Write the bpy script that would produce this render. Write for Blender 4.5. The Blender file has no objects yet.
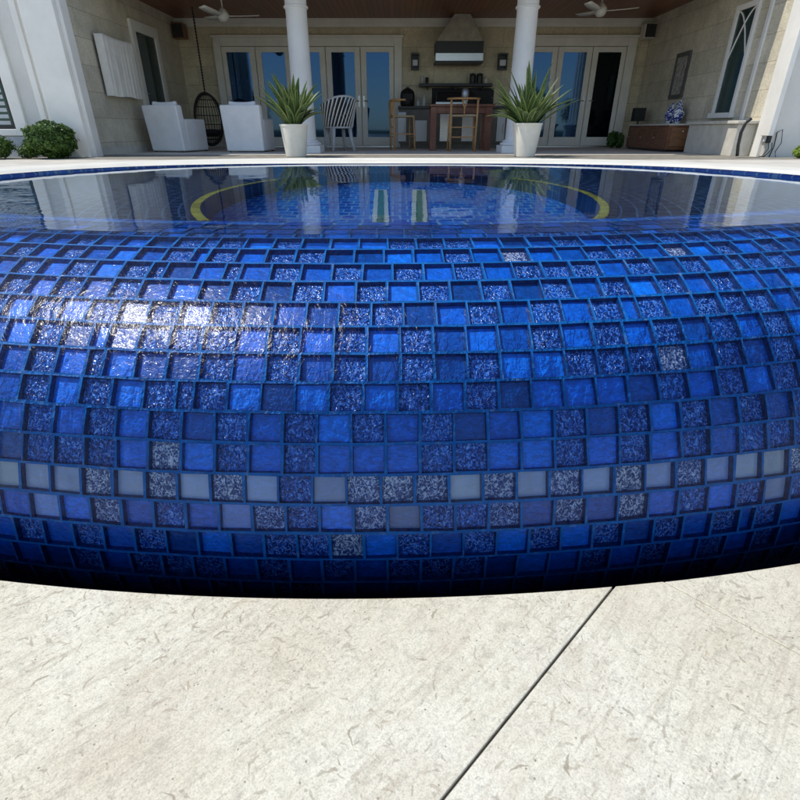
import bpy, bmesh, math, random
from mathutils import Vector, Matrix, noise
R = math.radians
PI = math.pi
random.seed(7)
scene = bpy.context.scene
COL = scene.collection

# ------------------------------------------------------------------ measured frame
EYE = 0.204            # eye above the water (water is z = 0)
PATIO = -0.186
DECK = -0.496
FL, TH = 516.0 / 800.0, R(27.7)
CT, ST = math.cos(TH), math.sin(TH)

def at(x, y, Y):
    """world X, Z of the point of the vertical plane at distance Y that the survey photo shows at (x, y)"""
    u = (x - 400) / 516.0; v = (400 - y) / 516.0
    k = Y / (CT + v * ST)
    return u * k, k * (-ST + v * CT) + EYE

# ------------------------------------------------------------------ helpers
def tag(o, label=None, cat=None, group=None, kind=None):
    if label: o['label'] = label
    if cat: o['category'] = cat
    if group: o['group'] = group
    if kind: o['kind'] = kind
    return o

def thing(name, label, cat, loc=(0, 0, 0), rz=0, group=None, scale=None):
    o = bpy.data.objects.new(name, None)
    COL.objects.link(o)
    o.location = loc; o.rotation_euler = (0, 0, rz)
    if scale: o.scale = scale
    return tag(o, label, cat, group)

def wloc(o):
    v = Vector((0, 0, 0))
    while o: v += o.location; o = o.parent
    return v

class MB:
    def __init__(s):
        s.bm = bmesh.new()
    def box(s, x0, x1, y0, y1, z0, z1, rot=None, piv=None):
        vs = [s.bm.verts.new((x, y, z)) for x in (x0, x1) for y in (y0, y1) for z in (z0, z1)]
        for f in ((0, 1, 3, 2), (4, 6, 7, 5), (0, 4, 5, 1), (2, 3, 7, 6), (0, 2, 6, 4), (1, 5, 7, 3)):
            s.bm.faces.new([vs[i] for i in f])
        if rot:
            p = Vector(piv if piv else ((x0 + x1) / 2, (y0 + y1) / 2, (z0 + z1) / 2))
            bmesh.ops.rotate(s.bm, verts=vs, cent=p, matrix=rot)
        return vs
    def hexa(s, low, high):
        """low, high: four corner points each (ccw)"""
        a = [s.bm.verts.new(p) for p in low]; b = [s.bm.verts.new(p) for p in high]
        s.bm.faces.new(a[::-1]); s.bm.faces.new(b)
        for i in range(4):
            j = (i + 1) % 4
            s.bm.faces.new((a[i], a[j], b[j], b[i]))
    def prism(s, pts, z0, z1):
        a = [s.bm.verts.new((p[0], p[1], z0)) for p in pts]; b = [s.bm.verts.new((p[0], p[1], z1)) for p in pts]
        s.bm.faces.new(a[::-1]); s.bm.faces.new(b)
        n = len(pts)
        for i in range(n):
            j = (i + 1) % n
            s.bm.faces.new((a[i], a[j], b[j], b[i]))
    def lathe(s, prof, c=(0, 0), n=32, cap=True, wob=0):
        rings = []
        for r, z in prof:
            rings.append([s.bm.verts.new((c[0] + r * math.cos(2 * PI * i / n), c[1] + r * math.sin(2 * PI * i / n), z)) for i in range(n)])
        for a, b in zip(rings, rings[1:]):
            for i in range(n):
                j = (i + 1) % n
                s.bm.faces.new((a[i], a[j], b[j], b[i]))
        if cap:
            s.bm.faces.new(rings[0][::-1]); s.bm.faces.new(rings[-1])
    def tube(s, pts, r, n=8, r2=None, flat=1.0):
        pts = [Vector(p) for p in pts]
        rings = []
        m = len(pts)
        up = Vector((0, 0, 1))
        for i, p in enumerate(pts):
            t = (pts[min(i + 1, m - 1)] - pts[max(i - 1, 0)]).normalized()
            a = t.cross(up)
            if a.length < .05: a = t.cross(Vector((0, 1, 0)))
            a.normalize(); b = t.cross(a).normalized()
            rr = r if r2 is None else r + (r2 - r) * i / (m - 1)
            rings.append([s.bm.verts.new(p + a * math.cos(2 * PI * k / n) * rr + b * math.sin(2 * PI * k / n) * rr * flat) for k in range(n)])
        for a, b in zip(rings, rings[1:]):
            for i in range(n):
                j = (i + 1) % n
                s.bm.faces.new((a[i], a[j], b[j], b[i]))
        s.bm.faces.new(rings[0][::-1]); s.bm.faces.new(rings[-1])
    def quad(s, *ps):
        return s.bm.faces.new([s.bm.verts.new(p) for p in ps])
    def build(s, name, m, parent=None, smooth=False, bevel=0, seg=2, world=False, kind=None, sub=0):
        bmesh.ops.recalc_face_normals(s.bm, faces=s.bm.faces)
        me = bpy.data.meshes.new(name)
        s.bm.to_mesh(me); s.bm.free()
        me.materials.append(m)
        if smooth:
            for p in me.polygons: p.use_smooth = True
        o = bpy.data.objects.new(name, me)
        COL.objects.link(o)
        if parent:
            if world: o.location = -wloc(parent)
            o.parent = parent
        if bevel:
            b = o.modifiers.new('bevel', 'BEVEL'); b.width = bevel; b.segments = seg; b.limit_method = 'ANGLE'; b.angle_limit = R(40)
        if sub:
            q = o.modifiers.new('sub', 'SUBSURF'); q.levels = q.render_levels = sub
        if kind: o['kind'] = kind
        return o

def copy_tree(o, parent=None):
    c = o.copy(); COL.objects.link(c)
    if parent: c.parent = parent
    for ch in [k for k in bpy.data.objects if k.parent == o]: copy_tree(ch, c)
    return c

# ------------------------------------------------------------------ materials
class NT:
    def __init__(s, name):
        s.m = bpy.data.materials.new(name); s.m.use_nodes = True
        s.t = s.m.node_tree; s.p = s.t.nodes['Principled BSDF']; s.out = s.t.nodes['Material Output']
    def n(s, typ, **kw):
        d = s.t.nodes.new(typ)
        for k, v in kw.items():
            if k.startswith('i_'): d.inputs[k[2:].replace('_', ' ')].default_value = v
            else: setattr(d, k, v)
        return d
    def l(s, a, b): s.t.links.new(a, b)
    def set(s, **kw):
        for k, v in kw.items():
            s.p.inputs[k.replace('_', ' ')].default_value = v
    def coord(s, kind='Object', scale=(1, 1, 1), rot=(0, 0, 0)):
        c = s.n('ShaderNodeTexCoord'); mp = s.n('ShaderNodeMapping')
        mp.inputs['Scale'].default_value = scale; mp.inputs['Rotation'].default_value = rot
        s.l(c.outputs[kind], mp.inputs['Vector']); return mp.outputs['Vector']
    def noise(s, vec, scale, detail=4, rough=.6, dist=0):
        d = s.n('ShaderNodeTexNoise'); d.inputs['Scale'].default_value = scale; d.inputs['Detail'].default_value = detail
        d.inputs['Roughness'].default_value = rough; d.inputs['Distortion'].default_value = dist
        s.l(vec, d.inputs['Vector']); return d.outputs['Fac']
    def ramp(s, fac, stops, interp='LINEAR'):
        d = s.n('ShaderNodeValToRGB'); d.color_ramp.interpolation = interp
        e = d.color_ramp.elements
        while len(e) < len(stops): e.new(.5)
        for el, (p, c) in zip(e, stops):
            el.position = p; el.color = (*c, 1) if isinstance(c, tuple) else (c, c, c, 1)
        s.l(fac, d.inputs['Fac']); return d.outputs['Color']
    def mix(s, fac, a, b, mode='MIX'):
        d = s.n('ShaderNodeMix'); d.data_type = 'RGBA'; d.blend_type = mode
        for i, v in ((0, fac), (6, a), (7, b)):
            if isinstance(v, bpy.types.NodeSocket): s.l(v, d.inputs[i])
            elif isinstance(v, tuple): d.inputs[i].default_value = (*v, 1)
            else: d.inputs[i].default_value = v
        return d.outputs[2]
    def math(s, op, a, b=None, c=None):
        d = s.n('ShaderNodeMath'); d.operation = op
        for i, v in enumerate((a, b, c)):
            if v is None: continue
            if isinstance(v, bpy.types.NodeSocket): s.l(v, d.inputs[i])
            else: d.inputs[i].default_value = v
        return d.outputs[0]
    def bump(s, h, strength=.3, dist=.01, normal=None):
        d = s.n('ShaderNodeBump'); d.inputs['Strength'].default_value = strength; d.inputs['Distance'].default_value = dist
        s.l(h, d.inputs['Height'])
        if normal: s.l(normal, d.inputs['Normal'])
        return d.outputs['Normal']

def mat(name, col, rough=.6, var=.15, scale=4, bump=0, bscale=60, metallic=0, coat=0, stretch=(1, 1, 1), spec=.5, sheen=0):
    t = NT(name)
    v = t.coord('Object', stretch)
    f = t.noise(v, scale, 5)
    lo = tuple(c * (1 - var) for c in col); hi = tuple(min(1, c * (1 + var)) for c in col)
    t.l(t.ramp(f, [(.3, lo), (.7, hi)]), t.p.inputs['Base Color'])
    t.set(Roughness=rough, Metallic=metallic)
    t.p.inputs['Coat Weight'].default_value = coat
    t.p.inputs['Specular IOR Level'].default_value = spec
    if sheen: t.p.inputs['Sheen Weight'].default_value = sheen
    if bump:
        t.l(t.bump(t.noise(v, bscale, 3), bump, .01), t.p.inputs['Normal'])
    return t.m

def stone_wall_mat(name, axis, col, dark):
    t = NT(name)
    c = t.n('ShaderNodeTexCoord'); sp = t.n('ShaderNodeSeparateXYZ'); cb = t.n('ShaderNodeCombineXYZ')
    t.l(c.outputs['Object'], sp.inputs[0])
    t.l(sp.outputs[axis], cb.inputs['X']); t.l(sp.outputs['Z'], cb.inputs['Y'])
    b = t.n('ShaderNodeTexBrick'); b.offset = .5
    b.inputs['Scale'].default_value = 1.0; b.inputs['Brick Width'].default_value = .78; b.inputs['Row Height'].default_value = .37
    b.inputs['Mortar Size'].default_value = .006; b.inputs['Mortar Smooth'].default_value = .4; b.inputs['Bias'].default_value = 0
    b.inputs['Color1'].default_value = (*col, 1); b.inputs['Color2'].default_value = (*[k * .86 for k in col], 1); b.inputs['Mortar'].default_value = (*dark, 1)
    t.l(cb.outputs[0], b.inputs['Vector'])
    v = t.coord()
    n1 = t.noise(v, 3.5, 7, .7); n2 = t.noise(t.coord(scale=(1, 1, 3)), 22, 6, .7)
    k = t.mix(.75, b.outputs['Color'], t.ramp(n1, [(.3, .62), (.7, 1.0)]), 'MULTIPLY')
    k = t.mix(.6, k, t.ramp(n2, [(.35, .6), (.6, 1.0)]), 'MULTIPLY')
    t.l(k, t.p.inputs['Base Color']); t.set(Roughness=.8)
    h = t.math('ADD', t.math('MULTIPLY', b.outputs['Fac'], -1.0), t.math('MULTIPLY', n2, .5))
    t.l(t.bump(h, .5, .008), t.p.inputs['Normal'])
    return t.m

M = {}
M['stone_x'] = stone_wall_mat('travertine_blocks_back', 'X', (.88, .77, .54), (.56, .48, .34))
M['stone_y'] = stone_wall_mat('travertine_blocks_side', 'Y', (.88, .80, .62), (.58, .51, .38))
M['stucco'] = mat('white_stucco', (.82, .79, .73), .9, .08, 1.4, .4, 140)
M['trim'] = mat('painted_trim', (.84, .82, .77), .55, .06, 3, .1, 40)
M['trim_grey'] = mat('door_frame_paint', (.80, .77, .69), .5, .08, 3, .1, 30)
M['column'] = mat('column_paint', (.82, .82, .82), .7, .06, 2.5, .3, 90)
M['pot'] = mat('cream_fibreglass', (.80, .77, .68), .45, .07, 9, .1, 60)
M['soil'] = mat('potting_soil', (.04, .03, .02), .95, .4, 40, .8, 90)
M['fabric'] = mat('white_slipcover', (.92, .91, .91), .95, .05, 6, .35, 260, sheen=.2)
M['cloth'] = mat('off_white_canvas', (.90, .86, .78), .95, .08, 5, .4, 300)
M['black'] = mat('black_metal', (.012, .012, .013), .4, .3, 20)
M['blackrough'] = mat('matt_black', (.02, .02, .021), .7, .3, 14)
M['steel'] = mat('brushed_steel', (.55, .56, .57), .28, .12, 8, .1, 90, 1.0, stretch=(1, 1, 12))
M['fanwhite'] = mat('fan_paint', (.55, .53, .48), .5, .08, 9)
M['wicker'] = mat('brown_black_wicker', (.03, .022, .018), .7, .4, 60, .6, 200)
M['darkwood'] = mat('reddish_brown_wood', (.17, .055, .028), .4, .35, 7, .2, 50, coat=.2, stretch=(1, 8, 8))
M['cabwood'] = mat('chestnut_wood', (.19, .075, .032), .45, .4, 5, .2, 40, coat=.15, stretch=(1, 1, 7))
M['oak'] = mat('honey_oak', (.46, .25, .10), .5, .25, 9, .2, 50, stretch=(6, 6, 1))
M['cord'] = mat('paper_cord', (.45, .34, .20), .9, .2, 40, .8, 220)
M['whiteapp'] = mat('white_enamel', (.62, .64, .66), .3, .04, 3)
M['greymetal'] = mat('pale_grey_aluminium', (.50, .52, .54), .45, .1, 10)
M['ledge'] = mat('cast_stone_ledge', (.62, .59, .52), .8, .12, 7, .4, 80)
M['patio'] = mat('patio_travertine', (.64, .60, .53), .55, .16, 3, .3, 50)
M['ceramic'] = None

def leaf_mat(name, c1, c2, c3=None, scale=6):
    t = NT(name)
    g = t.n('ShaderNodeObjectInfo')
    v = t.coord()
    n1 = t.noise(v, scale, 3); n2 = t.noise(v, scale * 7, 2)
    col = t.mix(t.ramp(n1, [(.35, 0.0), (.65, 1.0)]), c1, c2)
    if c3: col = t.mix(t.ramp(n2, [(.50, 0.0), (.68, 1.0)]), col, c3)
    t.l(col, t.p.inputs['Base Color']); t.set(Roughness=.45)
    tr = t.n('ShaderNodeBsdfTranslucent'); t.l(col, tr.inputs['Color'])
    mx = t.n('ShaderNodeMixShader'); mx.inputs[0].default_value = .25
    t.l(t.p.outputs[0], mx.inputs[1]); t.l(tr.outputs[0], mx.inputs[2]); t.l(mx.outputs[0], t.out.inputs['Surface'])
    return t.m
M['agave'] = leaf_mat('strap_leaf', (.022, .060, .018), (.06, .12, .035), (.14, .20, .07), 8)
M['agave_edge'] = leaf_mat('strap_leaf_edge', (.26, .31, .11), (.14, .21, .06), None, 8)
M['box'] = leaf_mat('boxwood_leaf', (.035, .085, .012), (.10, .19, .03), None, 9)
M['lime'] = leaf_mat('lime_leaf', (.14, .24, .03), (.30, .40, .06), None, 9)
M['treeleaf'] = leaf_mat('tree_leaf', (.02, .04, .012), (.05, .085, .025), None, 1)
M['bark'] = mat('bark', (.10, .075, .05), .9, .35, 6, .8, 30, stretch=(1, 1, .3))

# blue and white glazed ceramic
t = NT('blue_white_ceramic'); v = t.coord()
k = t.ramp(t.noise(v, 17, 3, .5, 1.2), [(.46, (.82, .84, .86)), (.52, (.03, .05, .25))])
t.l(k, t.p.inputs['Base Color']); t.set(Roughness=.15); M['ceramic'] = t.m

# ceiling boards
t = NT('ceiling_boards')
b = t.n('ShaderNodeTexBrick'); b.offset = .37
for k_, v_ in (('Scale', 1), ('Brick Width', 2.6), ('Row Height', .11), ('Mortar Size', .006), ('Mortar Smooth', .1)): b.inputs[k_].default_value = v_
b.inputs['Color1'].default_value = (.32, .115, .058, 1); b.inputs['Color2'].default_value = (.22, .075, .040, 1); b.inputs['Mortar'].default_value = (.008, .004, .003, 1)
t.l(t.coord(rot=(0, 0, R(90))), b.inputs['Vector'])
k = t.mix(.7, b.outputs['Color'], t.ramp(t.noise(t.coord(scale=(14, 1, 1)), 5, 6), [(.3, .5), (.7, 1.1)]), 'MULTIPLY')
t.l(k, t.p.inputs['Base Color']); t.set(Roughness=.4); M['ceiling'] = t.m

# window glass: dark pane that mirrors the sky
def pane_mat(name, col, tint, ior=1.75, wav=.02):
    t = NT(name); v = t.coord()
    z = t.n('ShaderNodeSeparateXYZ'); t.l(v, z.inputs[0])
    t.l(t.ramp(t.noise(v, 1.3, 3), [(.35, tuple(c * .55 for c in col)), (.65, col)]), t.p.inputs['Base Color'])
    t.set(Roughness=.03, IOR=ior)
    t.p.inputs['Specular Tint'].default_value = (*tint, 1)
    t.l(t.bump(t.noise(v, .9, 1), wav, .05), t.p.inputs['Normal'])
    return t.m
M['pane'] = pane_mat('door_glass', (.006, .022, .06), (.25, .52, 1.0), 2.1)  # blue of the reflected sky put into base colour and tint
M['pane_dark'] = pane_mat('shaded_glass', (.004, .006, .008), (.5, .7, .8), 1.35)
M['pane_green'] = pane_mat('window_glass', (.03, .06, .06), (.6, .9, .9), 1.5)

# pale shell stone of the near deck
def deck_mat():
    t = NT('shell_stone')
    v = t.coord()
    vr = t.coord(scale=(1, 1, 1), rot=(0, 0, R(-45)))
    vs = t.n('ShaderNodeMapping'); vs.inputs['Scale'].default_value = (1, 5, 1); t.l(vr, vs.inputs['Vector'])
    # warp
    big = t.noise(v, 2.2, 5, .6)
    col = t.ramp(big, [(.3, (.64, .575, .43)), (.5, (.745, .70, .56)), (.72, (.80, .77, .65))])
    fine = t.noise(v, 150, 4, .75)
    col = t.mix(.7, col, t.ramp(fine, [(.33, .72), (.5, .97), (.7, 1.06)]), 'MULTIPLY')
    mid = t.noise(v, 34, 5, .7, .6)
    col = t.mix(.8, col, t.ramp(mid, [(.34, .78), (.47, 1.0)]), 'MULTIPLY')
    # shell fragments: short straight and crescent chips, each cell its own angle, size and tone
    wp = t.n('ShaderNodeTexNoise'); wp.inputs['Scale'].default_value = 26; wp.inputs['Detail'].default_value = 3; t.l(v, wp.inputs['Vector'])
    ws = t.n('ShaderNodeVectorMath'); ws.operation = 'MULTIPLY_ADD'; t.l(wp.outputs['Color'], ws.inputs[0]); ws.inputs[1].default_value = (.022, .022, 0); t.l(v, ws.inputs[2])
    h = None
    def chips(scale, L, W, curve, keep, dark, amt, seed, spread=1.0):
        mp = t.n('ShaderNodeMapping'); mp.inputs['Location'].default_value = (seed, seed * .7, 0); t.l(ws.outputs[0], mp.inputs['Vector'])
        fl = t.n('ShaderNodeVectorMath'); fl.operation = 'MULTIPLY'; fl.inputs[1].default_value = (1, 1, 0); t.l(mp.outputs[0], fl.inputs[0])
        vo = t.n('ShaderNodeTexVoronoi'); vo.voronoi_dimensions = '2D'; vo.inputs['Scale'].default_value = scale; t.l(fl.outputs[0], vo.inputs['Vector'])
        df = t.n('ShaderNodeVectorMath'); df.operation = 'SUBTRACT'; t.l(fl.outputs[0], df.inputs[0]); t.l(vo.outputs['Position'], df.inputs[1])
        c = t.n('ShaderNodeSeparateColor'); t.l(vo.outputs['Color'], c.inputs[0])
        rot = t.n('ShaderNodeVectorRotate'); rot.rotation_type = 'Z_AXIS'; t.l(df.outputs[0], rot.inputs['Vector'])
        t.l(t.math('MULTIPLY_ADD', t.math('SUBTRACT', c.outputs[0], .5), PI * spread, R(-42)), rot.inputs['Angle'])
        q_ = t.n('ShaderNodeSeparateXYZ'); t.l(rot.outputs[0], q_.inputs[0])
        u = t.math('MULTIPLY', q_.outputs['X'], scale); w_ = t.math('MULTIPLY', q_.outputs['Y'], scale)
        w_ = t.math('ADD', w_, t.math('MULTIPLY', t.math('MULTIPLY', u, u), t.math('MULTIPLY', t.math('SUBTRACT', c.outputs[1], .4), curve)))
        w_ = t.math('ADD', w_, t.math('MULTIPLY', t.math('SUBTRACT', t.noise(v, scale * 3, 2), .5), W * 2.5))
        e_ = t.math('SUBTRACT', 1.0, t.math('POWER', t.math('ABSOLUTE', t.math('DIVIDE', u, t.math('MULTIPLY_ADD', c.outputs[1], L * .7, L * .3))), 2.0))
        e_ = t.math('MAXIMUM', e_, 0.0)
        m = t.math('SUBTRACT', t.math('MULTIPLY', e_, W), t.math('ABSOLUTE', w_))
        m = t.ramp(t.math('DIVIDE', m, W), [(.0, 0.0), (.5, 1.0)])
        patch = t.ramp(t.noise(mp.outputs[0], 4.2, 3, .6), [(.50, 0.0), (.63, 1.0)])
        k_ = t.math('LESS_THAN', c.outputs[2], t.math('MULTIPLY_ADD', patch, keep * 2.3, keep * .10))
        return t.math('MULTIPLY', t.math('MULTIPLY', m, k_), t.math('MULTIPLY_ADD', c.outputs[1], .6, .4))
    for args in ((34, .40, .09, 1.8, .5, (.34, .29, .20), .55, 33.0), (26, .42, .055, 1.6, .55, (.30, .25, .17), .75, 3.1), (26, .40, .07, 2.5, .5, (.36, .31, .23), .6, 9.3, .5), (52, .42, .10, 1.5, .6, (.30, .26, .19), .6, 5.5), (90, .36, .16, 1.0, .6, (.33, .29, .21), .55, 1.7), (12, .36, .030, 1.2, .35, (.38, .32, .24), .7, 14.2, .35)):
        f = chips(*args)
        col = t.mix(t.math('MULTIPLY', f, args[6]), col, args[5])
        h = f if h is None else t.math('MAXIMUM', h, f)
    # long soft veins along the bedding
    vn = t.n('ShaderNodeMapping'); vn.inputs['Scale'].default_value = (1, 7, 1); t.l(vr, vn.inputs['Vector'])
    a1 = t.ramp(t.math('ABSOLUTE', t.math('SUBTRACT', t.noise(vn.outputs[0], 1.9, 4, .6, .4), .5)), [(.0, 1.0), (.016, 0.0)])
    a2 = t.ramp(t.noise(vn.outputs[0], 6, 4, .65, .3), [(.52, 0.0), (.72, 1.0)])
    col = t.mix(t.math('MULTIPLY', a1, .32), col, (.40, .35, .27))
    col = t.mix(t.math('MULTIPLY', a2, .42), col, (.50, .44, .32))
    a3 = t.ramp(t.noise(vn.outputs[0], 24, 5, .75, .3), [(.57, 0.0), (.66, 1.0)])
    col = t.mix(t.math('MULTIPLY', a3, .38), col, (.38, .32, .22))
    # pits
    vo = t.n('ShaderNodeTexVoronoi'); vo.inputs['Scale'].default_value = 55; t.l(v, vo.inputs['Vector'])
    pit = t.math('MULTIPLY', t.ramp(vo.outputs['Distance'], [(.05, 1.0), (.10, 0.0)]), t.ramp(vo.outputs['Color'], [(.35, 0.0), (.4, 1.0)]))
    col = t.mix(t.math('MULTIPLY', pit, .75), col, (.18, .16, .12))
    # rare rust specks
    vo2 = t.n('ShaderNodeTexVoronoi'); vo2.inputs['Scale'].default_value = 7; t.l(v, vo2.inputs['Vector'])
    sp = t.math('MULTIPLY', t.ramp(vo2.outputs['Distance'], [(.02, 1.0), (.045, 0.0)]), t.ramp(vo2.outputs['Color'], [(.50, 0.0), (.53, 1.0)]))
    col = t.mix(t.math('MULTIPLY', sp, .8), col, (.45, .24, .04))
    # warm stains
    st = t.ramp(t.noise(v, 5, 5, .7), [(.50, 0.0), (.68, 1.0)])
    col = t.mix(t.math('MULTIPLY', st, .4), col, (.54, .45, .33))
    fb = t.noise(v, 420, 2, .6); col = t.mix(.55, col, t.ramp(fb, [(.38, .70), (.5, 1.0), (.62, 1.08)]), 'MULTIPLY')
    t.l(col, t.p.inputs['Base Color']); t.set(Roughness=.62)
    hh = t.math('SUBTRACT', t.math('MULTIPLY', fine, .35), t.math('ADD', t.math('MULTIPLY', pit, .8), t.math('MULTIPLY', h, .35)))
    t.l(t.bump(hh, .35, .002), t.p.inputs['Normal'])
    return t.m
M['deck'] = deck_mat()
M['coping'] = mat('white_coping', (.74, .71, .62), .6, .07, 6, .15, 70)
M['joint'] = mat('dark_joint', (.13, .12, .10), .95, .3, 60, .6, 200)
M['trough'] = mat('dark_gutter', (.004, .012, .05), .6, .3, 10)

# glass mosaic of the vanishing edge
def tile_mat():
    t = NT('blue_glass_tile')
    a = t.n('ShaderNodeVertexColor'); a.layer_name = 'tcol'
    s = t.n('ShaderNodeSeparateColor'); t.l(a.outputs['Color'], s.inputs[0])
    ham, rnd, pale = s.outputs[0], s.outputs[1], s.outputs[2]
    v = t.coord()
    col = t.ramp(rnd, [(0, (.0, .050, .26)), (.3, (.0, .085, .48)), (.7, (.0, .125, .70)), (1, (.0, .18, .85))])
    # cloudy glass colour inside the smooth tiles
    cl = t.noise(t.coord(scale=(1, 1, 2.2), rot=(R(20), R(15), R(35))), 75, 3, .6, 1.0)
    col = t.mix(.55, col, t.ramp(cl, [(.3, .35), (.5, 1.0), (.68, 1.8)]), 'MULTIPLY')
    # hammered tiles: dark and pale crazing, the pale squiggles are painted glints
    w0 = t.noise(t.coord(scale=(1, .8, .8)), 140, 1.2, .4, 1.0)
    w = t.math('MULTIPLY', t.math('ABSOLUTE', t.math('SUBTRACT', w0, .5)), 5.5)
    glint_craz = t.ramp(w, [(.05, (.22, .42, .84)), (.12, (.008, .15, .66)), (.36, (.0, .065, .44)), (.70, (.0, .012, .11))])
    col = t.mix(t.math('MULTIPLY', ham, .85), col, glint_craz)
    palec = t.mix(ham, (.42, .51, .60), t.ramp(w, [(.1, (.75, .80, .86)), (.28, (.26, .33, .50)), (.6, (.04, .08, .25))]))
    col = t.mix(pale, col, palec)  # pale tone: painted horizon reflection, plus a few random tiles
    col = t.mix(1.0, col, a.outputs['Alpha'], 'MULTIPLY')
    t.l(col, t.p.inputs['Base Color'])
    rr = t.math('MULTIPLY_ADD', rnd, .15, t.math('MULTIPLY_ADD', ham, -.15, .34))
    t.l(rr, t.p.inputs['Roughness'])
    t.set(IOR=1.33)
    t.p.inputs['Coat Weight'].default_value = .45; t.p.inputs['Coat Roughness'].default_value = .09
    hh = t.math('MULTIPLY', w0, t.math('MULTIPLY_ADD', ham, 1.3, .04))
    hh = t.math('ADD', hh, t.math('MULTIPLY', cl, .25))
    nb = t.bump(hh, .8, .006)
    t.l(nb, t.p.inputs['Normal'])
    t.l(t.bump(hh, .8, .005), t.p.inputs['Coat Normal'])
    return t.m
M['tile'] = tile_mat()
t = NT('blue_grout'); v = t.coord()
k = t.ramp(t.noise(v, 30, 4), [(.3, (.002, .10, .36)), (.7, (.005, .17, .56))])
k = t.mix(t.math('MULTIPLY', t.ramp(t.noise(v, 55, 5, .7), [(.55, 0.0), (.72, 1.0)]), .35), k, (.35, .48, .62))
t.l(k, t.p.inputs['Base Color'])
t.set(Roughness=.5); t.p.inputs['Coat Weight'].default_value = .0; t.set(IOR=1.25)
t.l(t.bump(t.noise(v, 220, 3), .35, .003), t.p.inputs['Normal']); M['grout'] = t.m

def inner_tile(name, ring=False, boost=1.0):
    t = NT(name)
    if ring:
        c = t.n('ShaderNodeTexCoord'); mp = t.n('ShaderNodeMapping')
        mp.inputs['Location'].default_value = (0, -2.4 / 1.0, 0); mp.inputs['Scale'].default_value = (1 / .8, 1 / 1.0, 0)
        t.l(c.outputs['Object'], mp.inputs['Vector'])
        ln = t.n('ShaderNodeVectorMath'); ln.operation = 'LENGTH'; t.l(mp.outputs[0], ln.inputs[0])
        g = t.n('ShaderNodeTexGradient'); g.gradient_type = 'RADIAL'; t.l(mp.outputs[0], g.inputs[0])
        cb = t.n('ShaderNodeCombineXYZ'); t.l(t.math('MULTIPLY', g.outputs['Fac'], 6.0), cb.inputs['X']); t.l(ln.outputs['Value'], cb.inputs['Y'])
        vec = cb.outputs[0]
    else:
        c = t.n('ShaderNodeTexCoord'); sp = t.n('ShaderNodeSeparateXYZ'); t.l(c.outputs['Object'], sp.inputs[0])
        cb = t.n('ShaderNodeCombineXYZ'); t.l(sp.outputs['X'], cb.inputs['X']); t.l(t.math('ADD', sp.outputs['Z'], sp.outputs['Y']), cb.inputs['Y'])
        vec = cb.outputs[0]
    b = t.n('ShaderNodeTexBrick'); b.offset = .5
    for k_, v_ in (('Scale', 1), ('Brick Width', .064), ('Row Height', .064), ('Mortar Size', .0045), ('Mortar Smooth', .2), ('Bias', -.1)): b.inputs[k_].default_value = v_
    b.inputs['Color1'].default_value = (.004, .08 * boost, .50 * boost, 1); b.inputs['Color2'].default_value = (.012, .20 * boost, .72 * boost, 1)
    b.inputs['Mortar'].default_value = (.09, .18, .33, 1) if ring else (.25, .50, .85, 1)
    t.l(vec, b.inputs['Vector']); t.l(b.outputs['Color'], t.p.inputs['Base Color']); t.set(Roughness=.3)
    return t.m
M['inner'] = inner_tile('pool_mosaic', boost=1.3); M['ring'] = inner_tile('bench_mosaic', True, .16)
M['yellow'] = mat('yellow_edge_tile', (.50, .46, .10), .4, .6, 26)
M['seagreen'] = mat('sea_green_tile', (.05, .22, .20), .4, .3, 30)
M['palewhite'] = mat('pale_edge_tile', (.80, .88, .85), .4, .1, 30)

# water
t = NT('pool_water')
t.t.nodes.remove(t.p)
gl = t.n('ShaderNodeBsdfGlass'); gl.inputs['IOR'].default_value = 1.333; gl.inputs['Roughness'].default_value = 0; gl.inputs['Color'].default_value = (.90, .97, 1, 1)
v = t.coord(scale=(1, 1, 1))
w1 = t.noise(v, 2.2, 2, .5, .3); w2 = t.noise(t.coord(scale=(1, 1.8, 1)), 11, 2, .5, .5)
dv = t.n('ShaderNodeVectorMath'); dv.operation = 'DISTANCE'; t.l(v, dv.inputs[0]); dv.inputs[1].default_value = (-.11, 4.98, 0)
edge = t.ramp(t.math('MULTIPLY', dv.outputs['Value'], .25), [(.86, 0.0), (.955, 1.0)])
h = t.math('ADD', t.math('MULTIPLY', w1, 1.0), t.math('MULTIPLY', w2, t.math('MULTIPLY_ADD', edge, .75, .10)))
t.l(t.bump(h, .14, .01), gl.inputs['Normal']); t.l(gl.outputs[0], t.out.inputs['Surface']); M['water'] = t.m
t = NT('wet_film')
t.t.nodes.remove(t.p)
tr = t.n('ShaderNodeBsdfTransparent'); gs = t.n('ShaderNodeBsdfGlossy'); gs.inputs['Roughness'].default_value = .21
tr.inputs['Color'].default_value = (.96, .985, 1, 1)
fr = t.n('ShaderNodeFresnel'); fr.inputs['IOR'].default_value = 1.26
mx = t.n('ShaderNodeMixShader')
v = t.coord(); vf = t.coord(scale=(1.7, .8, .8))
h_ = t.math('ADD', t.noise(vf, 9, 2, .5, .6), t.math('MULTIPLY', t.noise(vf, 34, 3, .6, 1.2), .45))
h_ = t.math('ADD', h_, t.math('MULTIPLY', t.noise(v, 150, 2, .6, .8), .10))
nb = t.bump(h_, .42, .012)
t.l(nb, gs.inputs['Normal']); t.l(nb, fr.inputs['Normal'])
t.l(fr.outputs[0], mx.inputs[0]); t.l(tr.outputs[0], mx.inputs[1]); t.l(gs.outputs[0], mx.inputs[2]); t.l(mx.outputs[0], t.out.inputs['Surface']); M['film'] = t.m

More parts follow.
